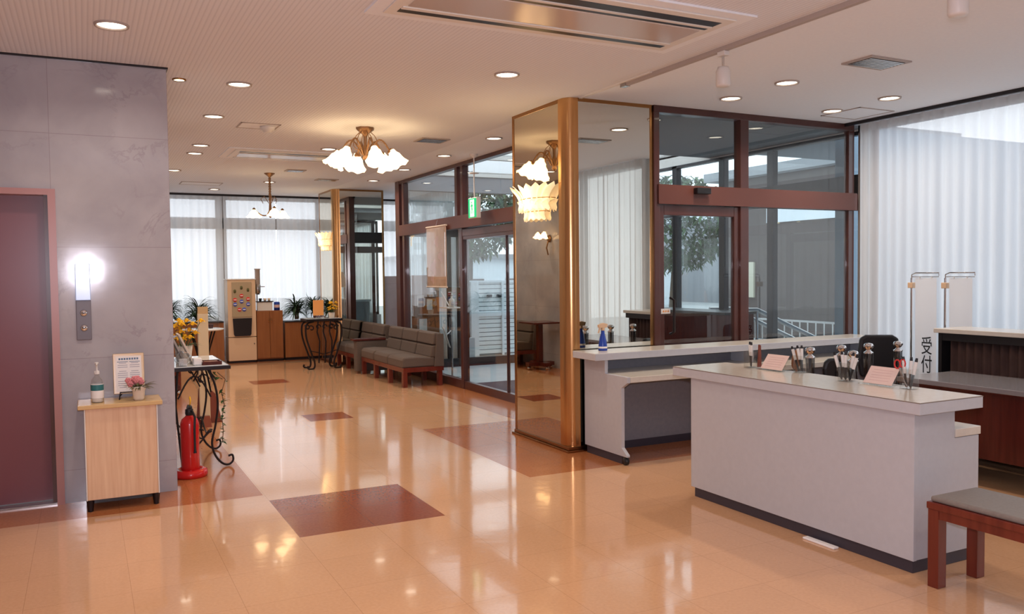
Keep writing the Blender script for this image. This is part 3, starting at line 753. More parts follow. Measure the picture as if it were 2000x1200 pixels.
# small cabinet
cb = thing('side_cabinet', 'small light wood cabinet with dark legs against the marble wall', 'cabinet', (.19,6.12,0))
MB().box(-.02,5.98,.075,.40,6.24,.665).build('body', 'wood_light', cb, .003)
MB().box(-.026,5.976,.075,-.02,6.24,.665).box(.40,5.976,.075,.406,6.24,.665).build('edge_strip', 'white_paint', cb)
MB().box(-.062,5.955,.665,.437,6.275,.692).build('top', 'wood_light_top', cb, .004)
for x, y in ((-.005,5.995),(.385,5.995),(-.005,6.22),(.385,6.22)):
    MB().lathe((x,y,0), [(.016,0),(.024,.075)], 4).build('leg', 'frame_dark', cb)
MB().box(.0,6.0,.05,.38,6.01,.075).build('apron', 'frame_dark', cb)
sb = thing('hand_sanitizer', 'clear pump bottle with a teal label on the light wood cabinet', 'bottle', (.055,6.08,.692))
MB().lathe((.055,6.08,.692), [(.0001,.0),(.036,.0),(.038,.01),(.038,.13),(.034,.15),(.014,.175),(.013,.19),(.0001,.19)], 20).build('bottle', 'acrylic', sb)
MB().lathe((.055,6.08,.692), [(.0001,.004),(.033,.004),(.033,.05),(.0001,.05)], 16).build('liquid', 'paper', sb)
MB().lathe((.055,6.08,.692), [(.0385,.03),(.0388,.032),(.0388,.12),(.0385,.122)], 20).build('label', 'paper', sb)
MB().lathe((.055,6.08,.692), [(.0392,.08),(.0392,.118)], 20).build('label_band', 'label_teal', sb)
MB().lathe((.055,6.08,.692), [(.016,.185),(.016,.205),(.006,.21),(.006,.25),(.012,.252),(.012,.262),(.0001,.264)], 14).tube([(.055,6.08,.949),(.055,6.045,.949),(.055,6.03,.94)], .005).build('pump', 'white_plastic', sb)
nf = thing('framed_notice', 'printed notice in a light wood frame standing on a small black easel', 'picture frame', (.25,6.2,.692))
tl = Vector((0,.12,1)).normalized(); fc = Vector((.25,6.205,.692+.165))
nv = Vector((0,1,-.12)).normalized()
MB().obox(fc, (1,0,0), nv, tl, .19, .010, .27).build('frame', 'wood_light_top', nf, .003)
MB().obox(fc - nv*.0062, (1,0,0), nv, tl, .158, .002, .235).build('sheet', 'paper', nf)
pr = MB(); pb_ = MB()
for k in range(8): pb_.obox(fc - nv*.0076 + tl*.098 + Vector((-.055+.0157*k,0,0)), (1,0,0), nv, tl, .011, .001, .013)
for cx_ in (-.037,.037):
    for k in range(13):
        if k in (3, 8): continue
        pr.obox(fc - nv*.0076 + tl*(.07-.0135*k) + Vector((cx_,0,0)), (1,0,0), nv, tl, .06 if k % 4 else .045, .001, .004)
    pb_.obox(fc - nv*.0076 + tl*.079 + Vector((cx_,0,0)), (1,0,0), nv, tl, .066, .001, .004)
pr.build('print_lines', 'ink_grey', nf); pb_.build('heading_print', 'ink_blue', nf)
es = MB()
for s in (-1,1): es.tube([(.25+s*.055,6.18,.735),(.25+s*.06,6.155,.722),(.25+s*.065,6.12,.694)], .004); es.tube([(.25+s*.055,6.18,.732),(.25+s*.02,6.25,.75),(.25+s*.06,6.262,.694)], .004)
es.tube([(.19,6.172,.734),(.31,6.172,.734)], .004); es.build('easel', 'black_iron', nf)
fp = thing('flower_pot', 'small cream pot of pink artificial flowers on the light wood cabinet', 'plant', (.30,6.06,.692))
MB().lathe((.30,6.06,.692), [(.0001,.008),(.03,.0),(.034,.012),(.038,.06),(.047,.082),(.047,.092),(.040,.092),(.038,.08),(.0001,.078)], 4+16, fn=lambda t_, i, r, h: (r*(1+.08*abs(math.sin(2*t_))), h)).build('pot', 'pot_cream', fp)
fl_ = MB(); lf = MB(); rnd = random.Random(3)
for k in range(9):
    a = rnd.uniform(0, 2*PI); r_ = rnd.uniform(0,.05); px_, py_, pz_ = .285+r_*math.cos(a)-.01, 6.05+r_*.6*math.sin(a), .80+rnd.uniform(0,.04)
    for j in range(6):
        b = j*PI/3; fl_.ball((px_+.011*math.cos(b), py_-.004, pz_+.011*math.sin(b)), .010, 8)
    fl_.ball((px_,py_-.008,pz_), .008, 8)
for k in range(60):
    a = rnd.uniform(0, 2*PI); lf.leaf((.305+.02*math.cos(a),6.06+.02*math.sin(a),.775), (math.cos(a)+.25, math.sin(a), 0), rnd.uniform(.2,1.0), rnd.uniform(.05,.10), .014, .5, 4)
fl_.build('blossoms', 'pink', fp); lf.build('leaves', 'leaf_olive', fp)

# wrought iron console
def spiral(c, r0, r1, a0, a1, n, fx, z=None):
    return [fx(c[0]+(r0+(r1-r0)*i/n)*math.cos(a0+(a1-a0)*i/n), c[1]+(r0+(r1-r0)*i/n)*math.sin(a0+(a1-a0)*i/n)) for i in range(n+1)]
ct = thing('console_table', 'wrought iron console table with a pale stone top against the marble wall edge', 'table', (.8,7.2,0))
MB().box(.575,6.835,.808,.985,7.735,.815).build('tabletop', 'stone_top', ct, .004)
MB().box(.56,6.82,.782,1.0,7.75,.808).build('top_rim', 'black_iron', ct)
def iron_leg(x, y, sy):
    F = lambda u, v: (u, y, v)
    p = [F(x-.02,.78), F(x+.03,.66), F(x+.05,.5), F(x+.03,.34), F(x,.2), F(x+.02,.1), F(x+.07,.03)]
    p += [F(*q) for q in [(x+.12,.012),(x+.155,.04),(x+.15,.085),(x+.12,.08)]]
    b = MB().tube(smooth(p), .0085, 8)
    b.tube(spiral((x-.06,.70), .05, .015, 0, 5.2, 14, F), .006, 6)
    b.tube(smooth([F(x-.02,.30), F(x-.07,.24), F(x-.10,.26), F(x-.09,.31), F(x-.06,.30)]), .006, 6)
    return b
for x, y in ((.86,6.92),(.86,7.62)): iron_leg(x, y, 1).build('leg', 'black_iron', ct)
for x, y in ((.62,6.92),(.62,7.62)): MB().tube([(x,y,.78),(x-.02,y,.5),(x,y,.25),(x+.02,y,.0)], .0085, 8).build('leg', 'black_iron', ct)
b = MB()
for y in (6.92, 7.62): b.tube([(.62+.24*u/10, y, .56+.17*math.sin(PI*u/10)) for u in range(11)], .007, 6); b.tube([(.62+.24*u/10, y, .24+.05*math.cos(PI*u/5)) for u in range(11)], .007, 6)
b.tube([(.86,6.92+.07*u,.6+.15*math.sin(PI*u/10)) for u in range(11)], .007, 6)
b.tube([(.86,6.92+.07*u,.26+.04*math.cos(2*PI*u/10)) for u in range(11)], .007, 6)
b.build('scrollwork', 'black_iron', ct)
ivy = thing('ivy_garland', 'trailing ivy garland wound down the console table leg', 'plant', (.97,6.95,.1))
lf = MB(); st = MB(); rnd = random.Random(5); pts = [(.9,6.84,.76),(.96,6.84,.70),(.93,6.85,.6),(.95,6.86,.5),(.93,6.86,.4),(.94,6.87,.3),(.93,6.87,.2)]
st.tube(pts, .003, 5); st.build('vine', 'stem_brown', ivy)
for k in range(46):
    t_ = rnd.random(); i = int(t_*5.99); u = t_*6-i; p = Vector(pts[i]).lerp(Vector(pts[i+1]), u); a = rnd.uniform(0, 2*PI)
    if t_ < .25: p = p + Vector((rnd.uniform(-.05,.04), rnd.uniform(-.03,.02), rnd.uniform(-.03,.02)))
    lf.leaf(p, (math.cos(a), math.sin(a), 0), rnd.uniform(-.6,.6), rnd.uniform(.02,.045), .028, .3, 3)
lf.build('leaves', 'leaf_ivy', ivy)
# things on the console
wr = tag(MB().build, '', '') if False else None
gw = thing('wrapped_gift', 'crinkled clear plastic wrapped gift at the near end of the console table', 'gift', (.66,6.9,.815))
rnd = random.Random(9); b = MB()
b.ball((.66,6.92,.875), .06, 14, .9); nv_ = []
for v in b.v: nv_.append((v[0]+rnd.uniform(-.014,.014), v[1]+rnd.uniform(-.014,.014), max(.817, v[2]+rnd.uniform(-.014,.014))))
b.v = nv_; b.sm = [False]*len(b.f); b.build('plastic_wrap', 'plastic_wrap', gw)
MB().box(.63,6.89,.817,.69,6.95,.87).build('box', 'white_plastic', gw, .004)
tag(MB().box(.735,6.90,.816,.80,6.98,.87).build('tissue_pack', 'paper', bevel=.01), 'small pale packet beside the wrapped gift on the console table', 'packet')
ty = thing('wooden_tray', 'low dark wooden tray at the front edge of the console table', 'tray', (.87,6.95,.815))
MB().box(.80,6.88,.815,.945,7.03,.825).box(.80,6.88,.825,.945,6.89,.842).box(.80,7.02,.825,.945,7.03,.842).box(.80,6.89,.825,.81,7.02,.842).box(.935,6.89,.825,.945,7.02,.842).build('tray', 'wood_darkred', ty, .002)
MB().box(.82,6.92,.825,.92,6.99,.838).build('insert', 'wood_orange', ty)
for i, (x, y, hh, lb) in enumerate(((.62,7.15,.34,'grey backed picture frame leaning at the rear of the console table'),(.68,7.12,.26,'light wood framed picture leaning in front of the larger one on the console table'))):
    t = thing('leaning_picture', lb, 'picture frame', (x,y,.815))
    up = Vector((-.45,0,1)).normalized(); nn = Vector((1,0,.45)).normalized(); cc = Vector((x+.07,y,.815)) + up*hh/2 + nn*.004
    MB().obox(cc, (0,1,0), nn, up, .26-.05*i, .014, hh).build('frame', ('grille_grey','pot_cream')[i], t, .002)
    MB().obox(cc+nn*.008, (0,1,0), nn, up, .20-.05*i, .003, hh-.06).build('picture', ('ink_grey','orange_card')[i], t)
yf = thing('yellow_flowers', 'bunch of yellow flowers in a small pot on the console table', 'plant', (.70,7.45,.815))
def yellow_bunch(c, s, th):
    fl2 = MB(); lf2 = MB(); rnd = random.Random(int(c[1]*10))
    for k in range(22):
        a = rnd.uniform(0,2*PI); rr = rnd.uniform(0,.10)*s; p = Vector((c[0]+rr*math.cos(a), c[1]+rr*math.sin(a), c[2]+rnd.uniform(.12,.24)*s))
        for j in range(7):
            q = j*2*PI/7; fl2.leaf(p, (math.cos(q), math.sin(q), 0), .3, .035*s, .02*s, .6, 3)
        fl2.ball(p, .012*s, 8)
        lf2.tube([(c[0],c[1],c[2]+.05), p], .0025, 4)
    for k in range(10):
        a = rnd.uniform(0,2*PI); lf2.leaf((c[0],c[1],c[2]+.08), (math.cos(a),math.sin(a),0), .8, .13*s, .02, .6, 4)
    fl2.build('blossoms', 'yellow', th); lf2.build('stems', 'leaf_ivy', th)
    MB().lathe(c, [(.0001,.0),(.04*s,.0),(.05*s,.08*s),(.044*s,.08*s),(.0001,.075*s)], 16).build('pot', 'pot_cream', th)
yellow_bunch((.72,7.45,.815), 1.45, yf)
# extinguisher
fx = thing('fire_extinguisher', 'red fire extinguisher in a red round stand beside the marble wall', 'fire extinguisher', (.685,6.68,0))
ec = (.675,6.70,0)
MB().lathe(ec, [(.0001,.03),(.062,.03),(.067,.05),(.067,.40),(.057,.435),(.03,.455),(.022,.47),(.0001,.47)], 28).build('cylinder', 'red_ext', fx)
MB().lathe(ec, [(.0001,.0),(.118,.0),(.124,.02),(.118,.05),(.09,.062),(.082,.05),(.0001,.03)], 28).build('stand', 'red_ext', fx)
MB().lathe(ec, [(.024,.46),(.03,.475),(.028,.51),(.0001,.515)], 14).box(.66,6.62,.51,.69,6.74,.525).box(.662,6.61,.53,.688,6.72,.54).build('valve', 'black_plastic', fx, .002)
MB().tube([(.675,6.66,.545),(.675,6.62,.56),(.675,6.6,.59),(.675,6.63,.61),(.675,6.66,.59)], .005, 6).build('safety_pin', 'yellow', fx)
MB().tube([(.69,6.66,.50),(.705,6.615,.46),(.70,6.612,.36),(.70,6.612,.22),(.70,6.612,.19)], [.009,.009,.009,.009,.013], 8).lathe((.70,6.608,.20), [(.0001,.0),(.008,.0),(.008,.01)], 8, (0,-1,0)).build('hose', 'black_plastic', fx)

# tall cream post on red-brown feet
ps = thing('barrier_post', 'tall cream post standing on a red-brown sloped wooden base', 'post', (1.07,9.03,0))
MB().box(1.01,8.99,.05,1.11,9.05,1.2).build('post', 'post_cream', ps, .004)
MB().box(1.01,8.988,1.13,1.11,9.052,1.2).build('cap', 'wood_light_top', ps, .004)
MB().prism([(.98,0),(1.23,0),(1.17,.30),(1.11,.36),(1.01,.36)], 'y', 9.06, 9.10).build('base_board', 'base_redbrown', ps, .003)
MB().prism([(8.8,0),(9.35,0),(9.2,.09),(8.95,.09)], 'x', 1.02, 1.10).build('foot', 'base_redbrown', ps, .003)

# far round table + pot
rt = thing('round_table', 'small round white-topped table with curved dark legs before the far planter', 'table', (1.52,13.0,0))
MB().lathe((1.52,13.0,.72), [(.0001,0),(.28,0),(.30,.012),(.30,.024),(.0001,.026)], 32).build('tabletop', 'stone_top', rt)
for k in range(4):
    a = PI/4 + k*PI/2; d = Vector((math.cos(a), math.sin(a), 0)); o = Vector((1.52,13.0,0))
    MB().tube([o+d*.22+Vector((0,0,.72)), o+d*.12+Vector((0,0,.45)), o+d*.07+Vector((0,0,.28)), o+d*.13+Vector((0,0,.1)), o+d*.22+Vector((0,0,.0))], .012, 8).build('leg', 'black_iron', rt)
MB().lathe((1.52,13.0,.28), [(.05,-.015),(.085,-.01),(.085,.01),(.05,.015)], 20).build('ring', 'black_iron', rt)
bp = thing('acrylic_case', 'clear acrylic case holding a small dark red pot on the round table', 'case', (1.62,13.0,.746))
ac = MB()
for b in ((1.50,12.9,.75,1.505,13.1,.93),(1.74,12.9,.75,1.745,13.1,.93),(1.505,12.9,.75,1.74,12.905,.93),(1.505,13.095,.75,1.74,13.1,.93)): ac.box(*b)
ac.build('case', 'acrylic', bp); MB().lathe((1.64,13.0,.747), [(.0001,0),(.03,0),(.04,.06),(.0001,.06)], 14).build('pot', 'pot_dark', bp)

# ================================================================== FAR END
def spiky(c, s, seed, label, x0, x1):
    t = thing('spiky_plant', label, 'plant', c, 'spiky green plants along the far window'); rnd = random.Random(seed)
    lf = MB(); st = MB()
    for q in range(3):
        dx, dy, hh = rnd.uniform(-.06,.06)*s, rnd.uniform(-.05,.05), rnd.uniform(.08,.3)*s
        st.tube([(c[0]+dx*.6,c[1]+dy*.6,c[2]+.012), (c[0]+dx,c[1]+dy,c[2]+hh)], .018, 6)
        for k in range(60):
            a = rnd.uniform(0,2*PI); u = rnd.uniform(.1,2.2); ln = rnd.uniform(.24,.40)*s/(1+.22*u)
            lf.leaf((c[0]+dx,c[1]+dy,c[2]+hh*rnd.uniform(.4,1)), (math.cos(a),.45*math.sin(a),0), u, ln, .032, rnd.uniform(.5,1.1)+u*.3, 5)
    lf.v = [(min(max(v[0], x0), x1), min(v[1], 15.50), max(v[2], c[2]+.012)) for v in lf.v]
    st.build('stems', 'stem_brown', t); lf.build('leaves', 'leaf', t)
spiky((1.22,15.3,.735), 1.0, 11, 'spiky plant cut by the marble wall edge at the far left', .6, 1.47)
spiky((1.74,15.3,.735), 1.15, 12, 'spiky plant left of the coffee machine', 1.48, 2.13)
spiky((3.42,15.35,.705), 1.0, 13, 'spiky plant right of the orange wood cabinet, the leftmost of those beside the far column', 3.15, 3.60)
spiky((3.78,15.35,.705), 1.1, 14, 'spiky plant just behind the orange card on the far console', 3.61, 3.97)
spiky((4.16,15.35,.705), 1.0, 15, 'spiky plant partly behind the far mirrored column', 3.98, 4.6)
for x0, x1, z, lb in ((.56,2.12,.735,'low orange-brown planter cabinet left of the coffee machine'),(3.16,4.6,.70,'low orange-brown planter cabinet under the spiky plants by the far column')):
    t = thing('planter_cabinet', lb, 'planter', ((x0+x1)/2,15.25,0))
    MB().box(x0,15.12,.05,x1,15.45,z-.02).build('body', 'wood_orange', t, .003)
    MB().box(x0,15.10,z-.02,x1,15.46,z).build('top', 'black_plastic', t)
    MB().box(x0+.01,15.14,0,x1-.01,15.44,.05).build('plinth', 'frame_dark', t)
vm = thing('coffee_machine', 'tall cream coffee vending machine with cup buttons before the far curtain', 'vending machine', (2.42,15.3,0))
MB().box(2.19,15.10,.04,2.66,15.45,.445).build('lower_cabinet', 'cream', vm, .006)
MB().box(2.19,15.10,.455,2.66,15.45,1.45).build('upper_cabinet', 'cream', vm, .006)
MB().box(2.17,15.09,1.45,2.67,15.46,1.465).build('top', 'white_paint', vm)
MB().box(2.26,15.088,.80,2.59,15.10,1.41).build('front_panel', 'cream_panel', vm, .004)
MB().prism([(2.265,.78),(2.585,.78),(2.57,.50),(2.55,.47),(2.30,.47),(2.28,.50)], 'y', 15.07, 15.10).build('dispensing_bay', 'frame_dark', vm)
MB().box(2.2,15.12,0,2.65,15.44,.04).build('plinth', 'frame_dark', vm)
for x, z, c_ in ((2.31,1.10,'red'),(2.42,1.17,'red'),(2.53,1.11,'red'),(2.31,1.02,'blue'),(2.42,1.07,'blue'),(2.53,1.02,'blue'),(2.38,.93,'red'),(2.46,.93,'blue')):
    b_ = MB().lathe((x,15.088,z), [(.0001,-.012),(.028,-.012),(.034,-.004),(.034,0)], 16, (0,1,0)).build('button', c_, vm)
    MB().box(x-.024,15.072,z-.006,x+.024,15.077,z+.008).build('button_label', 'paper', b_)
for x, z in ((2.31,1.25),(2.42,1.31),(2.53,1.27)): MB().lathe((x,15.088,z), [(.0001,-.006),(.018,-.006),(.018,0)], 12, (0,1,0), lambda t_, i, r, h: (r*(1+.8*abs(math.cos(t_))), h)).build('cup_picture', 'leaf_olive', vm)
MB().lathe((2.62,15.098,.33), [(.0001,-.01),(.012,-.01),(.012,0)], 12, (0,1,0)).build('lock', 'steel', vm)
oc = thing('wood_cabinet', 'orange-brown two-door cabinet right of the coffee machine', 'cabinet', (2.9,15.3,0))
MB().box(2.67,15.14,.04,3.13,15.45,.895).build('body', 'wood_orange', oc, .003)
for x0, x1, hx in ((2.675,2.895,2.875),(2.902,3.125,2.922)):
    dd = MB().box(x0,15.12,.06,x1,15.14,.885).build('door', 'wood_orange', oc, .003)
    MB().tube([(hx,15.12,.69),(hx,15.10,.70),(hx,15.10,.75),(hx,15.12,.76)], .006, 8).build('handle', 'brass', dd)
MB().box(2.68,15.15,0,3.12,15.44,.04).build('plinth', 'frame_dark', oc)
cd = thing('cup_dispenser', 'tall grey cup dispenser tube on the orange-brown cabinet', 'dispenser', (2.78,15.3,.895))
MB().lathe((2.73,15.28,0), [(.0001,1.26),(.04,1.26),(.045,1.30),(.045,1.62),(.055,1.625),(.055,1.64),(.0001,1.64)], 18).build('tube', 'grille_grey', cd)
MB().lathe((2.73,15.28,0), [(.0001,1.18),(.03,1.18),(.05,1.22),(.055,1.34),(.046,1.36)], 18).tube([(2.75,15.27,1.32),(2.85,15.25,1.32)], .008, 6).build('mouth', 'steel', cd)
MB().tube([(2.73,15.36,.895),(2.73,15.36,1.5)], .012, 8).tube([(2.73,15.36,1.45),(2.73,15.30,1.45)], .01, 6).box(2.67,15.3,.895,2.79,15.42,.905).build('stand', 'steel', cd)
ht = thing('hot_water_machine', 'white box machine with a dark tray top on the orange-brown cabinet', 'machine', (2.83,15.28,.895))
MB().box(2.70,15.18,.895,2.96,15.26,1.05).build('body', 'white_plastic', ht, .004)
MB().box(2.68,15.16,1.05,2.98,15.27,1.065).build('tray', 'black_plastic', ht, .003)
for x in (2.76,2.84,2.91): tag(MB().lathe((x,15.22,1.065), [(.0001,0),(.02,0),(.028,.05),(.024,.05),(.0001,.008)], 14).build('cup', 'pot_cream' if x > 2.8 else 'black_plastic'), {2.76:'black cup on the dark tray, nearest the dispenser tube', 2.84:'pale cup in the middle of the dark tray', 2.91:'pale cup at the right end of the dark tray'}[x], 'cup', 'cups on the tray')
vac = thing('coffee_tin', 'dark blue tin with a picture at the right end of the cabinet top', 'tin', (3.05,15.25,.895))
MB().lathe((3.05,15.25,.895), [(.0001,0),(.052,0),(.052,.14),(.045,.15),(.0001,.155)], 20).build('tin', 'spray_blue', vac)
MB().lathe((3.05,15.25,.895), [(.0525,.05),(.0525,.10)], 20).build('label', 'pale_pink', vac)

# far console
fcx = thing('console_table', 'wrought iron console table with curled legs left of the far mirrored column', 'table', (3.42,13.5,0))
MB().box(3.14,13.32,.812,3.68,13.73,.818).build('tabletop', 'stone_top', fcx, .003)
MB().box(3.12,13.30,.775,3.70,13.75,.812).build('top_rim', 'black_iron', fcx)
def fleg(x, y, d):
    F = lambda u, v: (x+d*u, y, v)
    b = MB().tube(smooth([F(.05,.77), F(-.05,.74), F(-.08,.66), F(-.07,.5), F(-.01,.3), F(.05,.12), F(.05,.04), F(.02,.01), F(-.03,.01), F(-.06,.03), F(-.05,.06)], 4), .015, 8)
    b.tube(spiral((.01,.66), .05, .015, 2.6, -2.6, 14, lambda u, v: F(u, v)), .011, 6); return b
for x, d in ((3.2,1),(3.62,-1)):
    for y in (13.38,13.66): fleg(x, y, d).build('leg', 'black_iron', fcx)
b = MB(); rnd = random.Random(2)
for x in (3.32,3.42,3.52):
    b.tube([(x,13.38,.77),(x-.02,13.38,.6),(x+.02,13.38,.45),(x,13.38,.1)], .012, 6); b.tube(spiral((x,.68), .045, .012, 0, 5.5, 12, lambda u, v: (u,13.38,v)), .010, 6)
b.tube([(3.2,13.38,.3),(3.41,13.38,.24),(3.62,13.38,.3)], .008, 6); b.build('scrollwork', 'black_iron', fcx)
og = thing('standing_card', 'orange card on a small dark easel on the far console table', 'sign', (3.33,13.45,.818))
MB().obox((3.35,13.47,.985), (1,0,0), (0,1,-.15), (.05,.15,1), .17, .012, .25).build('card', 'orange_card', og, .002)
MB().box(3.26,13.42,.84,3.45,13.46,.852).tube([(3.28,13.44,.845),(3.27,13.40,.823)], .004, 5).tube([(3.43,13.44,.845),(3.44,13.40,.823)], .004, 5).tube([(3.35,13.49,.88),(3.35,13.56,.823)], .004, 5).build('easel', 'wood_darkred', og)
yf2 = thing('yellow_flowers', 'bunch of yellow flowers in a pot on the far console table', 'plant', (3.56,13.45,.818))
yellow_bunch((3.56,13.45,.818), 1.1, yf2)

# ================================================================== SOFAS
def sofa(x_front, x_back, y0, n, pitch, label, flip=False):
    """seats run along +y from y0; the back is at x_back"""
    y1 = y0+n*pitch
    t = thing('bench_sofa', label, 'sofa', ((x_front+x_back)/2, (y0+y1)/2, 0), 'taupe bench sofas')
    s = 1 if x_back > x_front else -1
    def X(u): return x_front + s*u
    D = abs(x_back-x_front)
    for k in range(n):
        a, b = y0+k*pitch+.019, y0+(k+1)*pitch-.019
        MB().prism([(X(.0),.26),(X(0),.36),(X(.03),.40),(X(.20),.405),(X(D-.12),.385),(X(D-.12),.26)][::s], 'y', a, b).build('seat', 'fabric_taupe', t, .02)
        for z0, z1, u0, u1 in ((.385,.545,.0,.03),(.555,.715,.032,.055)):
            MB().prism([(X(D-.19+u0),z0),(X(D-.19+u1),z1-.02),(X(D-.17+u1),z1),(X(D-.03),z1),(X(D-.0),z0)][::s], 'y', a, b).build('back_cushion', 'fabric_taupe', t, .016)
    MB().box(X(D-.10),y0+.02,.24,X(D-.02),y1-.02,.69).build('back_panel', 'gap_shade', t, .004)
    for q in (0,1): MB().prism([(X(D-.14),.26),(X(D-.10),.70),(X(D),.70),(X(D),.26)][::s], 'y', (y0-.008, y1-.015)[q], (y0+.015, y1+.008)[q]).build('side_panel', 'fabric_taupe', t, .006)
    MB().box(X(.01),y0,.20,X(D),y1,.262).build('rail', 'wood_red', t, .004)
    for k in range(n+1):
        yy = min(max(y0+k*pitch, y0+.04), y1-.04)
        for u in (.04, D-.05): MB().box(X(u)-.03,yy-.035,0,X(u)+.03,yy+.035,.20).build('leg', 'wood_red', t, .003)
    return t
sofa(3.72, 4.31, 10.52, 3, .63, 'taupe upholstered bench sofa nearer the camera, along the entrance glass')
sofa(3.72, 4.31, 12.64, 2, .59, 'taupe upholstered bench sofa farther back, in front of the far mirrored column')
am = thing('armrest_console', 'upholstered armrest block with a dark wooden top between the two sofas', 'armrest', (3.98,12.5,0))
MB().box(3.66,12.435,.03,4.28,12.585,.50).build('body', 'fabric_taupe', am, .015)
MB().box(3.62,12.422,.50,4.13,12.618,.53).build('top', 'wood_darkred', am, .006)
# seen only in the column mirror
sofa(1.12, .58, 11.9, 3, .6, 'taupe bench sofa against the marble wall, seen only as a reflection')
tt = thing('rolling_side_table', 'dark wooden T-shaped side table on casters reflected in the near column', 'table', (.82,11.45,0))
MB().box(.58,11.2,.72,1.06,11.72,.745).build('tabletop', 'wood_darkred', tt, .004)
MB().box(.79,11.42,.12,.87,11.50,.72).build('stem', 'wood_darkred', tt, .004)
MB().box(.60,11.40,.06,1.05,11.52,.12).box(.76,11.22,.06,.88,11.70,.12).build('base', 'wood_darkred', tt, .004)
for x, y in ((.63,11.46),(1.02,11.46),(.82,11.25),(.82,11.67)): MB().lathe((x,y-.012,.03), [(.0001,0),(.028,0),(.028,.024),(.0001,.024)], 12, (0,1,0)).build('caster', 'chrome', tt)

# entrance poster and stand
po = thing('hanging_scroll', 'peach coloured poster banner in clear film hanging inside the entrance glass', 'poster', (4.3,10.96,1.3))
MB().box(4.325,10.43,1.33,4.333,11.13,2.16).build('sheet', 'poster_peach', po)
MB().tube([(4.328,10.41,2.16),(4.328,11.15,2.16)], .012, 8).tube([(4.328,10.41,1.33),(4.328,11.15,1.33)], .012, 8).build('rod', 'pot_cream', po)
MB().box(4.318,10.42,1.32,4.320,11.14,2.14).build('film', 'acrylic', po)
MB().tube([(4.328,10.78,2.17),(4.35,10.78,2.25)], .003, 5).build('cord', 'ink_grey', po)
rnd = random.Random(8)
for y, z, r_ in ((10.62,1.75,.08),(10.87,1.6,.1),(10.77,1.95,.07),(10.92,1.44,.06)):
    MB().lathe((4.325,y,z), [(.0001,.001),(r_*.6,.001),(r_,.0005)], 14, (-1,0,0), lambda t_, i, r, h: (r*(1+.35*math.sin(3*t_)), h)).build('flower_print', 'pale_pink', po)
sg = thing('sanitizer_stand', 'grey stand with a pump bottle and tilted notice boards behind the nearer sofa', 'stand', (4.62,11.0,0))
MB().lathe((4.66,11.06,.007), [(.0001,.0),(.16,.0),(.16,.012),(.02,.03)], 20).tube([(4.66,11.06,.03),(4.66,11.06,1.02)], .014, 8).build('pole', 'steel', sg)
MB().box(4.52,10.85,1.02,4.74,11.18,1.035).build('shelf', 'white_plastic', sg, .003)
MB().obox((4.55,11.40,1.42), (.2,1,0), (1,-.2,.35), (-.3,-.1,1), .30, .008, .32).tube([(4.66,11.12,1.03),(4.60,11.3,1.25)], .008, 6).build('notice_board', 'paper', sg)['label'] = 'white notice board on a bent arm'
MB().obox((4.50,10.88,.62), (.3,1,0), (1,-.3,.35), (-.35,0,1), .24, .008, .30).tube([(4.62,11.0,.7),(4.54,10.93,.66)], .008, 6).build('notice_board', 'paper', sg)
sp_ = thing('pump_bottle', 'white pump bottle on the grey stand behind the sofa', 'bottle', (4.60,10.91,1.035))
MB().lathe((4.60,10.91,1.035), [(.0001,0),(.04,0),(.04,.11),(.014,.13),(.012,.17),(.0001,.17)], 16).build('bottle', 'white_plastic', sp_)
MB().lathe((4.60,10.91,1.035), [(.016,.165),(.014,.19),(.004,.19),(.004,.21),(.0001,.215)], 12).tube([(4.60,10.91,1.245),(4.55,10.91,1.245)], .006, 6).build('pump', 'steel', sp_)
tp_ = thing('tube_holder', 'clear tube holder hanging on the front of the grey stand', 'holder', (4.53,10.84,.62))
MB().lathe((4.55,10.8,.66), [(.0001,0),(.03,0),(.035,.24),(.03,.24)], 14).build('tube', 'acrylic', tp_)
MB().tube([(4.55,10.8,.88),(4.62,10.95,.9)], .005, 5).build('bracket', 'steel', tp_)

# ================================================================== COUNTERS
fc_ = thing('reception_counter', 'pale grey laminate reception counter in the foreground with pen stands on top', 'counter', (3.8,3.6,0))
MB().box(3.58,2.73,.065,3.605,4.42,.795).build('front_panel', 'laminate_gray', fc_, .002)
MB().prism([(3.605,.065),(4.08,.065),(4.08,.645),(3.89,.645),(3.89,.795),(3.605,.795)], 'y', 2.735, 2.76).build('end_panel', 'laminate_gray', fc_, .002)
MB().prism([(3.605,.065),(4.08,.065),(4.08,.645),(3.89,.645),(3.89,.795),(3.605,.795)], 'y', 4.39, 4.415).build('end_panel', 'laminate_gray', fc_, .002)
MB().box(3.86,2.76,.69,3.885,4.39,.795).build('inner_panel', 'laminate_inner', fc_)
MB().box(3.892,2.73,.648,4.09,4.42,.69).build('shelf', 'laminate_top', fc_, .003)
MB().box(3.555,2.68,.795,4.03,4.58,.855).build('top', ['laminate_gray'], fc_, .003)
MB().box(3.5585,2.6835,.8545,4.0265,4.5765,.8565).build('top_surface', 'laminate_top', fc_)
MB().box(3.5535,2.679,.852,4.0315,4.5815,.8548).build('edge_line', 'edge_line', fc_)
MB().box(3.595,2.745,0,4.05,4.40,.065).build('plinth', 'kick_dark', fc_, .002)
MB().box(3.61,2.8,.35,4.0,4.38,.37).build('inner_shelf', 'laminate_inner', fc_)
tag(MB().box(3.535,3.18,.0,3.575,3.40,.012).build('paper_wad', 'paper', bevel=.004), 'folded white paper slip wedged under the foreground counter', 'paper')
bc = thing('reception_counter', 'long pale grey reception counter against the mirror and inner glass wall', 'counter', (5.2,5.7,0))
prof = [(5.95,.065),(5.34,.065),(5.34,.08),(5.41,.13),(5.41,.60),(5.33,.645),(5.33,.69),(5.64,.69),(5.64,.80),(5.95,.80)]
MB().prism(prof, 'x', 3.70, 3.73).build('end_panel', 'laminate_gray', bc, .002)
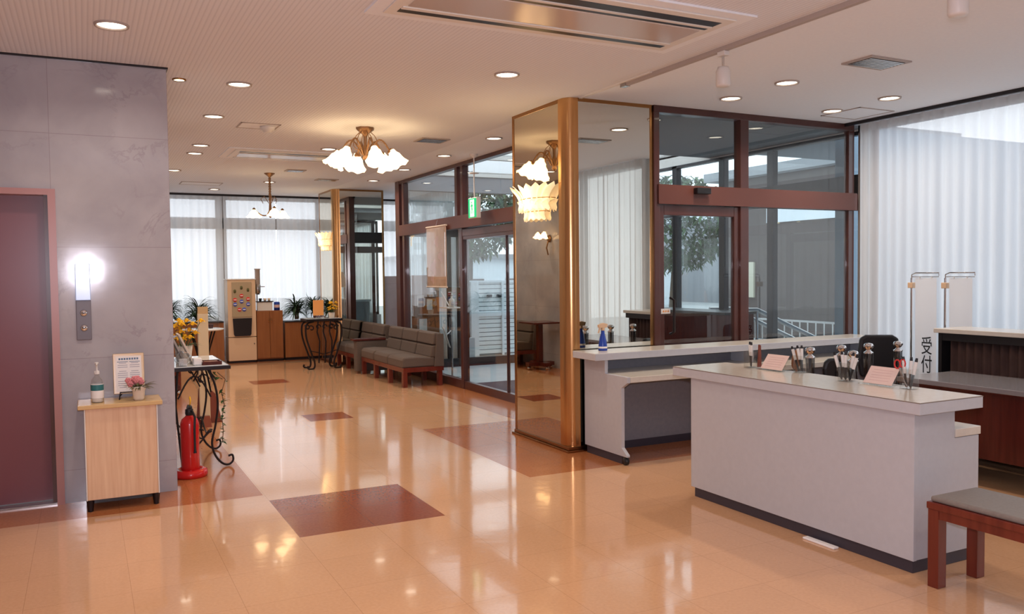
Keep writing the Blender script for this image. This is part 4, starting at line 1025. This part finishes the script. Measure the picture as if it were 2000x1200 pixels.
MB().prism(prof, 'x', 6.78, 6.81).build('end_panel', 'laminate_gray', bc, .002)
MB().prism(prof, 'x', 5.24, 5.27).build('divider', 'laminate_gray', bc, .002)
MB().box(3.73,5.90,.065,6.78,5.93,.80).build('back_panel', 'laminate_inner', bc)
MB().box(3.731,5.33,.645,6.779,5.90,.69).build('desk_shelf', 'laminate_top', bc, .003)
MB().box(3.585,5.60,.80,5.30,5.945,.855).build('top', 'laminate_gray', bc, .003)
MB().box(5.303,5.60,.80,6.84,5.945,.855).build('top', 'laminate_gray', bc, .003)
MB().box(3.588,5.603,.8545,6.837,5.942,.8565).build('top_surface', 'laminate_top', bc)
MB().box(3.71,5.42,0,3.725,5.93,.065).box(6.785,5.42,0,6.8,5.93,.065).box(3.73,5.9,0,6.78,5.92,.065).build('plinth', 'kick_dark', bc)
for x in (3.715,6.795): MB().lathe((x-.014,5.375,.03), [(.0001,0),(.03,0),(.03,.028),(.0001,.028)], 14, (1,0,0)).build('caster', 'black_plastic', bc)
bl = thing('spray_bottle', 'blue spray bottle with a cream trigger at the left end of the back counter', 'bottle', (3.80,5.82,.8565))
MB().lathe((3.80,5.82,.8565), [(.0001,0),(.036,0),(.038,.01),(.034,.06),(.024,.11),(.016,.14),(.014,.165),(.0001,.165)], 20).build('bottle', 'spray_blue', bl)
MB().lathe((3.80,5.82,.8565), [(.0372,.02),(.0365,.035)], 20).build('label', 'paper', bl)
MB().box(3.788,5.805,1.022,3.812,5.835,1.045).prism([(3.76,1.045),(3.835,1.045),(3.845,1.075),(3.80,1.085),(3.755,1.07)], 'y', 5.807, 5.833).prism([(3.765,1.045),(3.775,1.045),(3.765,1.005),(3.752,1.0)], 'y', 5.813, 5.827).build('trigger_head', 'cream', bl, .003)

# ---- items on the foreground counter
ZT = .8565
def pen_holder(x, y, label, r=.034, h=.11):
    t = thing('pen_holder', label, 'pen holder', (x,y,ZT), 'clear acrylic pen holders on the counter')
    b = MB(); a = r
    b.box(x-a,y-a,ZT,x+a,y+a,ZT+.005); b.box(x-a,y-a,ZT+.005,x+a,y-a+.003,ZT+h); b.box(x-a,y+a-.003,ZT+.005,x+a,y+a,ZT+h); b.box(x-a,y-a+.003,ZT+.005,x-a+.003,y+a-.003,ZT+h); b.box(x+a-.003,y-a+.003,ZT+.005,x+a,y+a-.003,ZT+h)
    b.build('cup', 'acrylic', t); return t
def pen(x, y, dx, dy, body, cap, label, ln=.165):
    t = thing('pen', label, 'pen', (x,y,ZT+.006), 'pens in the acrylic holders')
    p0 = Vector((x,y,ZT+.008)); d = Vector((dx,dy,ln)).normalized()
    MB().tube([p0, p0+d*.01, p0+d*(ln*.45)], [.002,.006,.0062], 8).build('grip', 'black_plastic', t)
    MB().tube([p0+d*(ln*.45), p0+d*(ln*.88)], .0095, 8).build('barrel', body, t)
    MB().tube([p0+d*(ln*.88), p0+d*ln], [.008,.006], 8).build('cap', cap, t)
def card_stand(x, y, label):
    t = thing('card_stand', label, 'stand', (x,y,ZT), 'pink card stands on the counter')
    # slanted sheet facing the visitor (-x)
    up = Vector((.75,0,1)).normalized(); n_ = Vector((-1,0,.75)).normalized(); cc = Vector((x,y,ZT)) + up*.062
    MB().obox(cc, (0,1,0), n_, up, .20, .003, .12).obox(Vector((x-.005,y,ZT+.004)), (0,1,0), (1,0,0), (0,0,1), .21, .05, .006).build('holder', 'acrylic', t)
    MB().obox(cc+n_*.003, (0,1,0), n_, up, .188, .002, .112).build('sheet', 'paper_pink', t)
    b = MB()
    for k in range(5): b.obox(cc+n_*.0045+up*(.035-.017*k), (0,1,0), n_, up, .13, .0006, .0025)
    b.build('print_lines', 'pale_pink', t)
    MB().prism([(x+.07,ZT),(x+.09,ZT),(x+.092,ZT+.085),(x+.088,ZT+.085)], 'y', y-.08, y+.08).build('back_rest', 'acrylic', t)
pen_holder(3.93,4.23,'clear pen holder at the left end of the counter top, holding white pens')
pen_holder(4.0,3.86,'clear pen holder just right of the left pink card stand')
pen_holder(3.90,3.42,'clear pen holder left of the right pink card stand, full of white pens')
pen_holder(3.93,3.03,'clear pen holder at the right end, holding pens and red scissors')
k = 0
for (x, y), lst in (((3.93,4.23), [(-.1,.1),(.05,-.15)]), ((4.0,3.86), [(.1,-.1),(0,-.4),(.1,-.7)]), ((3.90,3.42), [(0,.6),(.05,.3),(-.05,.0),(.05,-.3),(0,-.6)]), ((3.93,3.03), [(.05,.35),(-.05,.1),(0,-.2)])):
    lb = {4.23:'white pen with a black cap in the leftmost acrylic holder', 3.86:'white pen leaning in the holder right of the left card stand', 3.42:'white pen with a black cap in the holder left of the right card stand', 3.03:'white pen in the rightmost holder beside the red scissors'}[y]
    for i, (a_, b_) in enumerate(lst):
        pen(x+.006*((i % 2)*2-1), y-.0135*(i-(len(lst)-1)/2)*-1, a_*.06, -b_*.10, 'white_plastic', 'black_plastic', lb)
card_stand(3.93,4.05,'pink card on a slanted stand, left one on the foreground counter')
card_stand(3.91,3.22,'pink card on a slanted stand, right one on the foreground counter')
gc = tag(MB().prism([(3.955,ZT+.006),(3.985,ZT+.006),(3.98,ZT+.15),(3.965,ZT+.155)], 'y', 4.19, 4.20).build('letter_opener', 'base_redbrown'), 'reddish brown letter opener upright beside the leftmost pen holder', 'letter opener')
fan = tag(MB().lathe((4.03,3.93,ZT+.075), [(.0001,.004),(.045,.003),(.05,0),(.045,-.003),(.0001,-.004)], 18, (-1,.2,.2), lambda t_, i, r, h: (r*(1+.35*math.cos(t_)**2), h)).tube([(4.03,3.93,ZT+.03),(4.03,3.93,ZT+.001)], .006, 6).build('wooden_paddle', 'wood_orange'), 'small brown wooden paddle standing behind the left card stand', 'paddle')
scs = thing('scissors', 'red-handled scissors leaning in the rightmost pen holder', 'scissors', (3.93,3.05,ZT+.006))
MB().tube([(3.92,3.035,ZT+.008),(3.92,3.085,ZT+.11)], .004, 6).build('blades', 'steel', scs)
MB().tube([(3.92,3.085+.012+.018*math.cos(a*PI/5),ZT+.128+.024*math.sin(a*PI/5)) for a in range(11)], .004, 6).tube([(3.92,3.085-.022+.016*math.cos(a*PI/5),ZT+.135+.022*math.sin(a*PI/5)) for a in range(11)], .004, 6).build('handles', 'red', scs)

# stanchions behind the counter
for i, (x, y, lb) in enumerate(((4.70,4.45,'chrome-topped dark barrier pole, leftmost of the row behind the counter'),(5.02,4.45,'chrome-topped dark barrier pole, second in the row behind the counter'),
        (5.31,4.45,'chrome-topped dark barrier pole, third in the row behind the counter'),(5.64,4.45,'chrome-topped dark barrier pole, rightmost of the row beside the office chair'),(4.74,4.1,'chrome-topped dark barrier pole standing nearest, just behind the right pen holders'))):
    if i == 0:
        t0_ = thing('barrier_pole', lb, 'barrier pole', (x,y,0), 'barrier poles behind the counter')
        MB().lathe((x,y,0), [(.0001,0),(.125,0),(.125,.015),(.04,.04),(.0001,.04)], 24).build('base', 'steel', t0_)
        MB().tube([(x,y,.03),(x,y,.86)], .032, 16).build('pole', 'acrylic_dark', t0_)
        MB().tube([(x,y,.04),(x,y,.87)], .012, 8).build('rod', 'steel', t0_)
        MB().lathe((x,y,.86), [(.034,0),(.036,.01),(.02,.02),(.016,.03),(.03,.042),(.038,.058),(.03,.075),(.0001,.082)], 18).build('finial', 'chrome', t0_)
    else: dup(t0_, (x,y,0), lb)

# office chairs
def office_chair(x, y, rz, label, hb=.92, w_=1.0):
    t = thing('office_chair', label, 'chair', (0,0,0), 'black office chairs behind the counter')
    MB().box(-.24,-.22,.42,.24,.24,.50).build('seat', 'black_plastic', t, .04)
    MB().prism([(-.15*w_,.56),(.15*w_,.56),(.18*w_,.72),(.16*w_,hb-.03),(.11*w_,hb),(-.11*w_,hb),(-.16*w_,hb-.03),(-.18*w_,.72)], 'y', .22, .28).build('backrest', 'black_plastic', t, .02)
    MB().tube([(0,.2,.44),(0,.31,.5),(0,.29,.7)], .02, 8).build('back_bracket', 'black_plastic', t)
    MB().tube([(0,0,.08),(0,0,.43)], .028, 10).build('gas_column', 'steel', t)
    for k in range(5):
        a = k*2*PI/5; d_ = Vector((math.cos(a), math.sin(a), 0))
        lg = MB().tube([d_*.02+Vector((0,0,.10)), d_*.28+Vector((0,0,.07))], [.022,.014], 8).build('leg', 'black_plastic', t)
        MB().lathe(d_*.28+Vector((0,0,.03))-Vector((-d_.y,d_.x,0))*.015, [(.0001,0),(.028,0),(.028,.03),(.0001,.03)], 10, (-d_.y,d_.x,0)).build('caster', 'black_plastic', lg)
    t.location = (x,y,0); t.rotation_euler = (0,0,rz); return t
office_chair(6.02,4.85,-.6,'black office chair with its back showing beside the reception banner', .93)
office_chair(5.42,4.95,2.6,'black office chair lower down between two barrier poles', .80, .6)

# banners
def banner(x, y, label, txt):
    t = thing('banner_stand', label, 'banner', (x,y,0), 'white cloth banners on chrome poles')
    MB().tube([(x,y+.14,.03),(x,y+.14,1.42)], .011, 10).build('pole', 'chrome', t)
    MB().box(x-.025,y+.115,1.33,x+.025,y+.165,1.38).build('clamp', 'cream', t, .004)
    MB().tube([(x,y+.14,1.40),(x,y+.14,1.45),(x,y+.10,1.465),(x,y-.13,1.465),(x,y-.13,1.44)], .006, 8).tube([(x,y+.14,1.43),(x,y-.13,1.43)], .004, 6).build('top_arm', 'chrome', t)
    MB().lathe((x,y+.14,.0), [(.0001,0),(.14,0),(.14,.02),(.02,.04)], 20).build('base', 'black_plastic', t)
    c = MB(); vv = []
    for j in range(9):
        for i in range(7): vv.append((x+.004*math.sin(i*1.1+j*.3), y+.105-.21*i/6, 1.42-1.22*j/8))
    c.add(vv, [(j*7+i, j*7+i+1, (j+1)*7+i+1, (j+1)*7+i) for j in range(8) for i in range(6)], True); cl = c.build('cloth', 'banner', t)
    for k in (-1,1): MB().tube([(x,y+.06*k,1.43),(x,y+.06*k,1.415)], .006, 6).build('clip', 'white_plastic', t)
    if txt:
        for ch, z in txt: text('lettering', ch, .17, 'ink_black', t, (x-.009,y-.02,z), (0,-1,0), (0,0,1), wx=.66)
banner(6.60,4.93,'white reception banner lettered in black brush characters on a chrome pole', [('受',.812),('付',.648)])
banner(6.60,4.60,'second white banner on a chrome pole, lower half hidden by the dark cabinet', None)

# dark cabinet with pleated cloth and desk
ck = thing('draped_counter', 'high counter with a beige top and dark brown pleated cloth at the right edge', 'counter', (6.3,3.8,0))
MB().box(6.04,3.05+.15,.99,6.42,4.44,1.025).build('top', 'laminate_top', ck, .004)
MB().box(6.06,4.38,0,6.4,4.41,.99).box(6.36,3.22,0,6.4,4.38,.99).build('carcass', 'black_plastic', ck)
MB().box(6.065,3.22,.93,6.09,4.38,.99).build('fascia', 'black_plastic', ck)
c = MB(); n = 110; vv = []
for z in (.05, .5, .955):
    for i in range(n+1): vv.append((6.10+.018*math.sin(i*.9)*(1.2-.4*z), 3.24+1.08*i/n, z))
c.add(vv, [(j*(n+1)+i, j*(n+1)+i+1, (j+1)*(n+1)+i+1, (j+1)*(n+1)+i) for j in range(2) for i in range(n)], True); c.build('pleated_cloth', 'cloth_dark', ck, solid=.003)
dk = thing('office_desk', 'dark red wooden desk with a grey top behind the foreground counter', 'desk', (5.7,3.5,0))
MB().box(5.38,2.75,.665,6.02,4.14+.12,.70).build('top', 'desk_gray', dk, .004)
MB().box(5.42,2.8,.20,5.45,4.2,.665).build('modesty_panel', 'wood_darkred', dk)
MB().box(5.45,4.17,.03,6.0,4.2,.665).box(5.45,2.8,.03,6.0,2.83,.665).build('side_panel', 'wood_darkred', dk)
MB().box(5.385,2.76,.655,5.40,4.25,.666).build('edge', 'wood_darkred', dk)
fcch = thing('folding_chair', 'dark tubular chair leg poking into view behind the bench', 'chair', (5.2,2.95,0))
MB().tube([(4.93,3.02,.012),(5.08,2.98,.42),(5.12,2.97,.8)], .014, 8).tube([(4.93,2.62,.012),(5.08,2.60,.42),(5.12,2.6,.8)], .014, 8).build('front_leg', 'black_iron', fcch)
MB().tube([(5.45,2.98,.012),(5.1,2.98,.44)], .014, 8).tube([(5.45,2.6,.012),(5.1,2.6,.44)], .014, 8).build('rear_leg', 'black_iron', fcch)
MB().box(5.04,2.6,.42,5.36,2.98,.45).build('seat', 'black_plastic', fcch, .01)

# foreground bench
bn = thing('bench', 'red wooden bench with a grey padded seat in the right foreground', 'bench', (3.7,2.3,0))
bo = Vector((3.53,2.57)); bd = Vector((.0,-1)); 
def BP(u, v): # u along length (towards camera), v across
    return (3.535+v*1.0, 2.585 - u)
MB().box(3.51,1.45,.372,3.87,2.61,.405).build('apron', 'wood_red', bn, .004)
MB().box(3.525,1.46,.405,3.86,2.60,.432).build('seat_pad', 'vinyl_gray', bn, .01)
MB().box(3.52,1.46,.33,3.55,2.60,.372).box(3.83,1.46,.33,3.86,2.60,.372).build('rail', 'wood_red', bn)
for x, y in ((3.515,2.55),(3.80,2.55),(3.515,1.46),(3.80,1.46)): MB().box(x,y,0,x+.06,y+.055,.372).build('leg', 'wood_red', bn, .003)

vc = thing('reflection_block', 'dark box added inside the vestibule to stand in for a dark reflection', 'cabinet', (6.95,8.7,0))  # added block, dark in place of the counter's reflection in the glass
MB().box(6.75,7.7,.03,7.2,9.7,.98).build('body', 'wood_darkred', vc, .005)
MB().box(6.73,7.68,.98,7.22,9.72,1.01).build('top', 'black_plastic', vc, .004)
MB().box(6.77,7.72,.007,7.18,9.68,.03).build('plinth', 'frame_dark', vc)
# ================================================================== OUTSIDE
struct(MB().box(7.34,-12,-.15,60,60,-.02).box(5.7,12.56,-.15,7.34,60,-.02).box(-30,15.95,-.15,5.7,60,-.02).build('ground_outside', 'concrete'))
struct(bx(7.34,6.7,3.0,9.6,8.3,3.15).build('ceiling_canopy', 'canopy_gray'))
struct(bx(7.45,6.45,-.02,11.5,6.7,3.05).build('wall_outside', 'blue_grey_wall'))
gt = thing('shutter_gate', 'white slatted gate outside beyond the vestibule', 'gate', (7.0,14.0,0))
gm = MB(); gm.box(5.8,14.02,.0,8.7,14.05,1.36); gm.build('backing', 'shutter_gap', gt)
gs = MB()
for k in range(17): z = .03+.08*k; gs.box(5.8,14.0,z,8.7,14.02,min(z+.068,1.36))
gs.build('slats', 'shutter_white', gt)
MB().box(5.75,13.97,0,5.85,14.06,1.4).box(6.27,13.95,0,6.42,14.0,1.37).box(6.9,13.96,0,6.94,14.0,1.37).box(8.65,13.97,0,8.75,14.06,1.4).box(5.8,13.97,1.34,8.7,14.0,1.38).box(5.8,13.97,.72,8.7,14.0,.80).build('frame', 'ext_white', gt)
for x in (6.60,6.80): MB().box(x,13.96,1.07,x+.10,13.998,1.12).build('handle', 'frame_dark', gt, .008)
hr = thing('stair_handrail', 'pair of grey handrails sloping down outside the inner glass wall', 'handrail', (8.4,8.2,0))
for yy in (8.0, 8.5): 
    MB().tube([(7.7,yy+.6,.98),(8.0,yy+.5,.98),(9.6,yy-.3,.1)], .03, 8).build('rail', 'steel', hr)
    MB().tube([(8.0,yy+.5,0),(8.0,yy+.5,.98)], .02, 6).tube([(9.3,yy-.15,0),(9.3,yy-.15,.28)], .02, 6).build('rail_post', 'steel', hr)
def tree(x, y, h, r, label, seed):
    t = thing('tree', label, 'tree', (x,y,0), 'trees outside the building'); rnd = random.Random(seed)
    MB().tube([(x,y,-.05),(x+.1,y,h*.4),(x,y,h*.75)], [.18,.12,.06], 8).build('trunk', 'bark', t)
    b = MB()
    for k in range(1500):
        a, e = rnd.uniform(0,2*PI), rnd.uniform(-1,1); rr = r*rnd.uniform(.55,1)**.5
        p = (x+rr*math.cos(a)*math.sqrt(1-e*e), y+rr*math.sin(a)*math.sqrt(1-e*e), h*.68+rr*e*.8)
        q = rnd.uniform(0,2*PI)
        for j in range(3): b.leaf(p, (math.cos(q+j*2.1), math.sin(q+j*2.1), 0), rnd.uniform(-1,1), .22, .13, .4, 2)
    b.build('crown', 'foliage', t)
tree(12.0,27,5.2,1.9,'rounded tree seen through the upper entrance glass',1)
tree(17.5,22.5,4.6,2.0,'bushy tree outside the inner glass wall, farther left',2)
tree(20,19,4.5,1.9,'bushy tree outside the inner glass wall, middle',3)
tree(22.5,15.5,4.0,1.8,'bushy tree outside the inner glass wall, right',4)
def building(name, boxes, label):
    t = thing(name, label, 'building', (boxes[0][0],boxes[0][1],0))
    for nm, b, m in [(('wall','roof','window')[q[7]], q[:6], q[6]) for q in boxes]: MB().box(*b).build(nm, m, t)
building('neighbour_building', [(12,31,-.02,24,38,2.1,'ext_white',0),(12.5,30.95,.5,14.5,31,1.3,'ext_brown',2),(15.5,30.95,.5,19.5,31,1.3,'ext_brown',2),(11.8,30.8,2.1,24.2,38.2,2.3,'canopy_gray',1)], 'low white building across the street beyond the entrance')
building('neighbour_building', [(13.5,11.5,-.02,20,15.5,3.6,'ext_brown',0),(13.45,11.8,2.55,13.5,14.0,2.95,'ext_white',2),(13.45,14.4,.9,13.5,15.1,1.7,'ext_beige',2),(13.2,11.2,3.6,20.3,15.8,3.8,'canopy_gray',1)], 'dark brown building outside the inner glass wall')
building('neighbour_building', [(27,13,-.02,34,36,4.0,'canopy_gray',0),(26.95,17,1.5,27,20,3.2,'ext_brown',2),(26.95,22,1.5,27,25,3.2,'ext_brown',2),(26.7,12.7,4.0,34.3,36.3,4.25,'ext_white',1)], 'grey building farthest away behind the trees outside the inner glass wall')
fn = thing('railing', 'pale metal railing along the street outside', 'railing', (12.3,12,0))
b = MB(); b.box(12.28,8.5,.50,12.32,20,.54); b.build('top_rail', 'steel', fn); b = MB()
for k in range(58): b.box(12.29,8.5+.2*k,-.02,12.31,8.515+.2*k,.50)
b.build('bars', 'steel', fn)
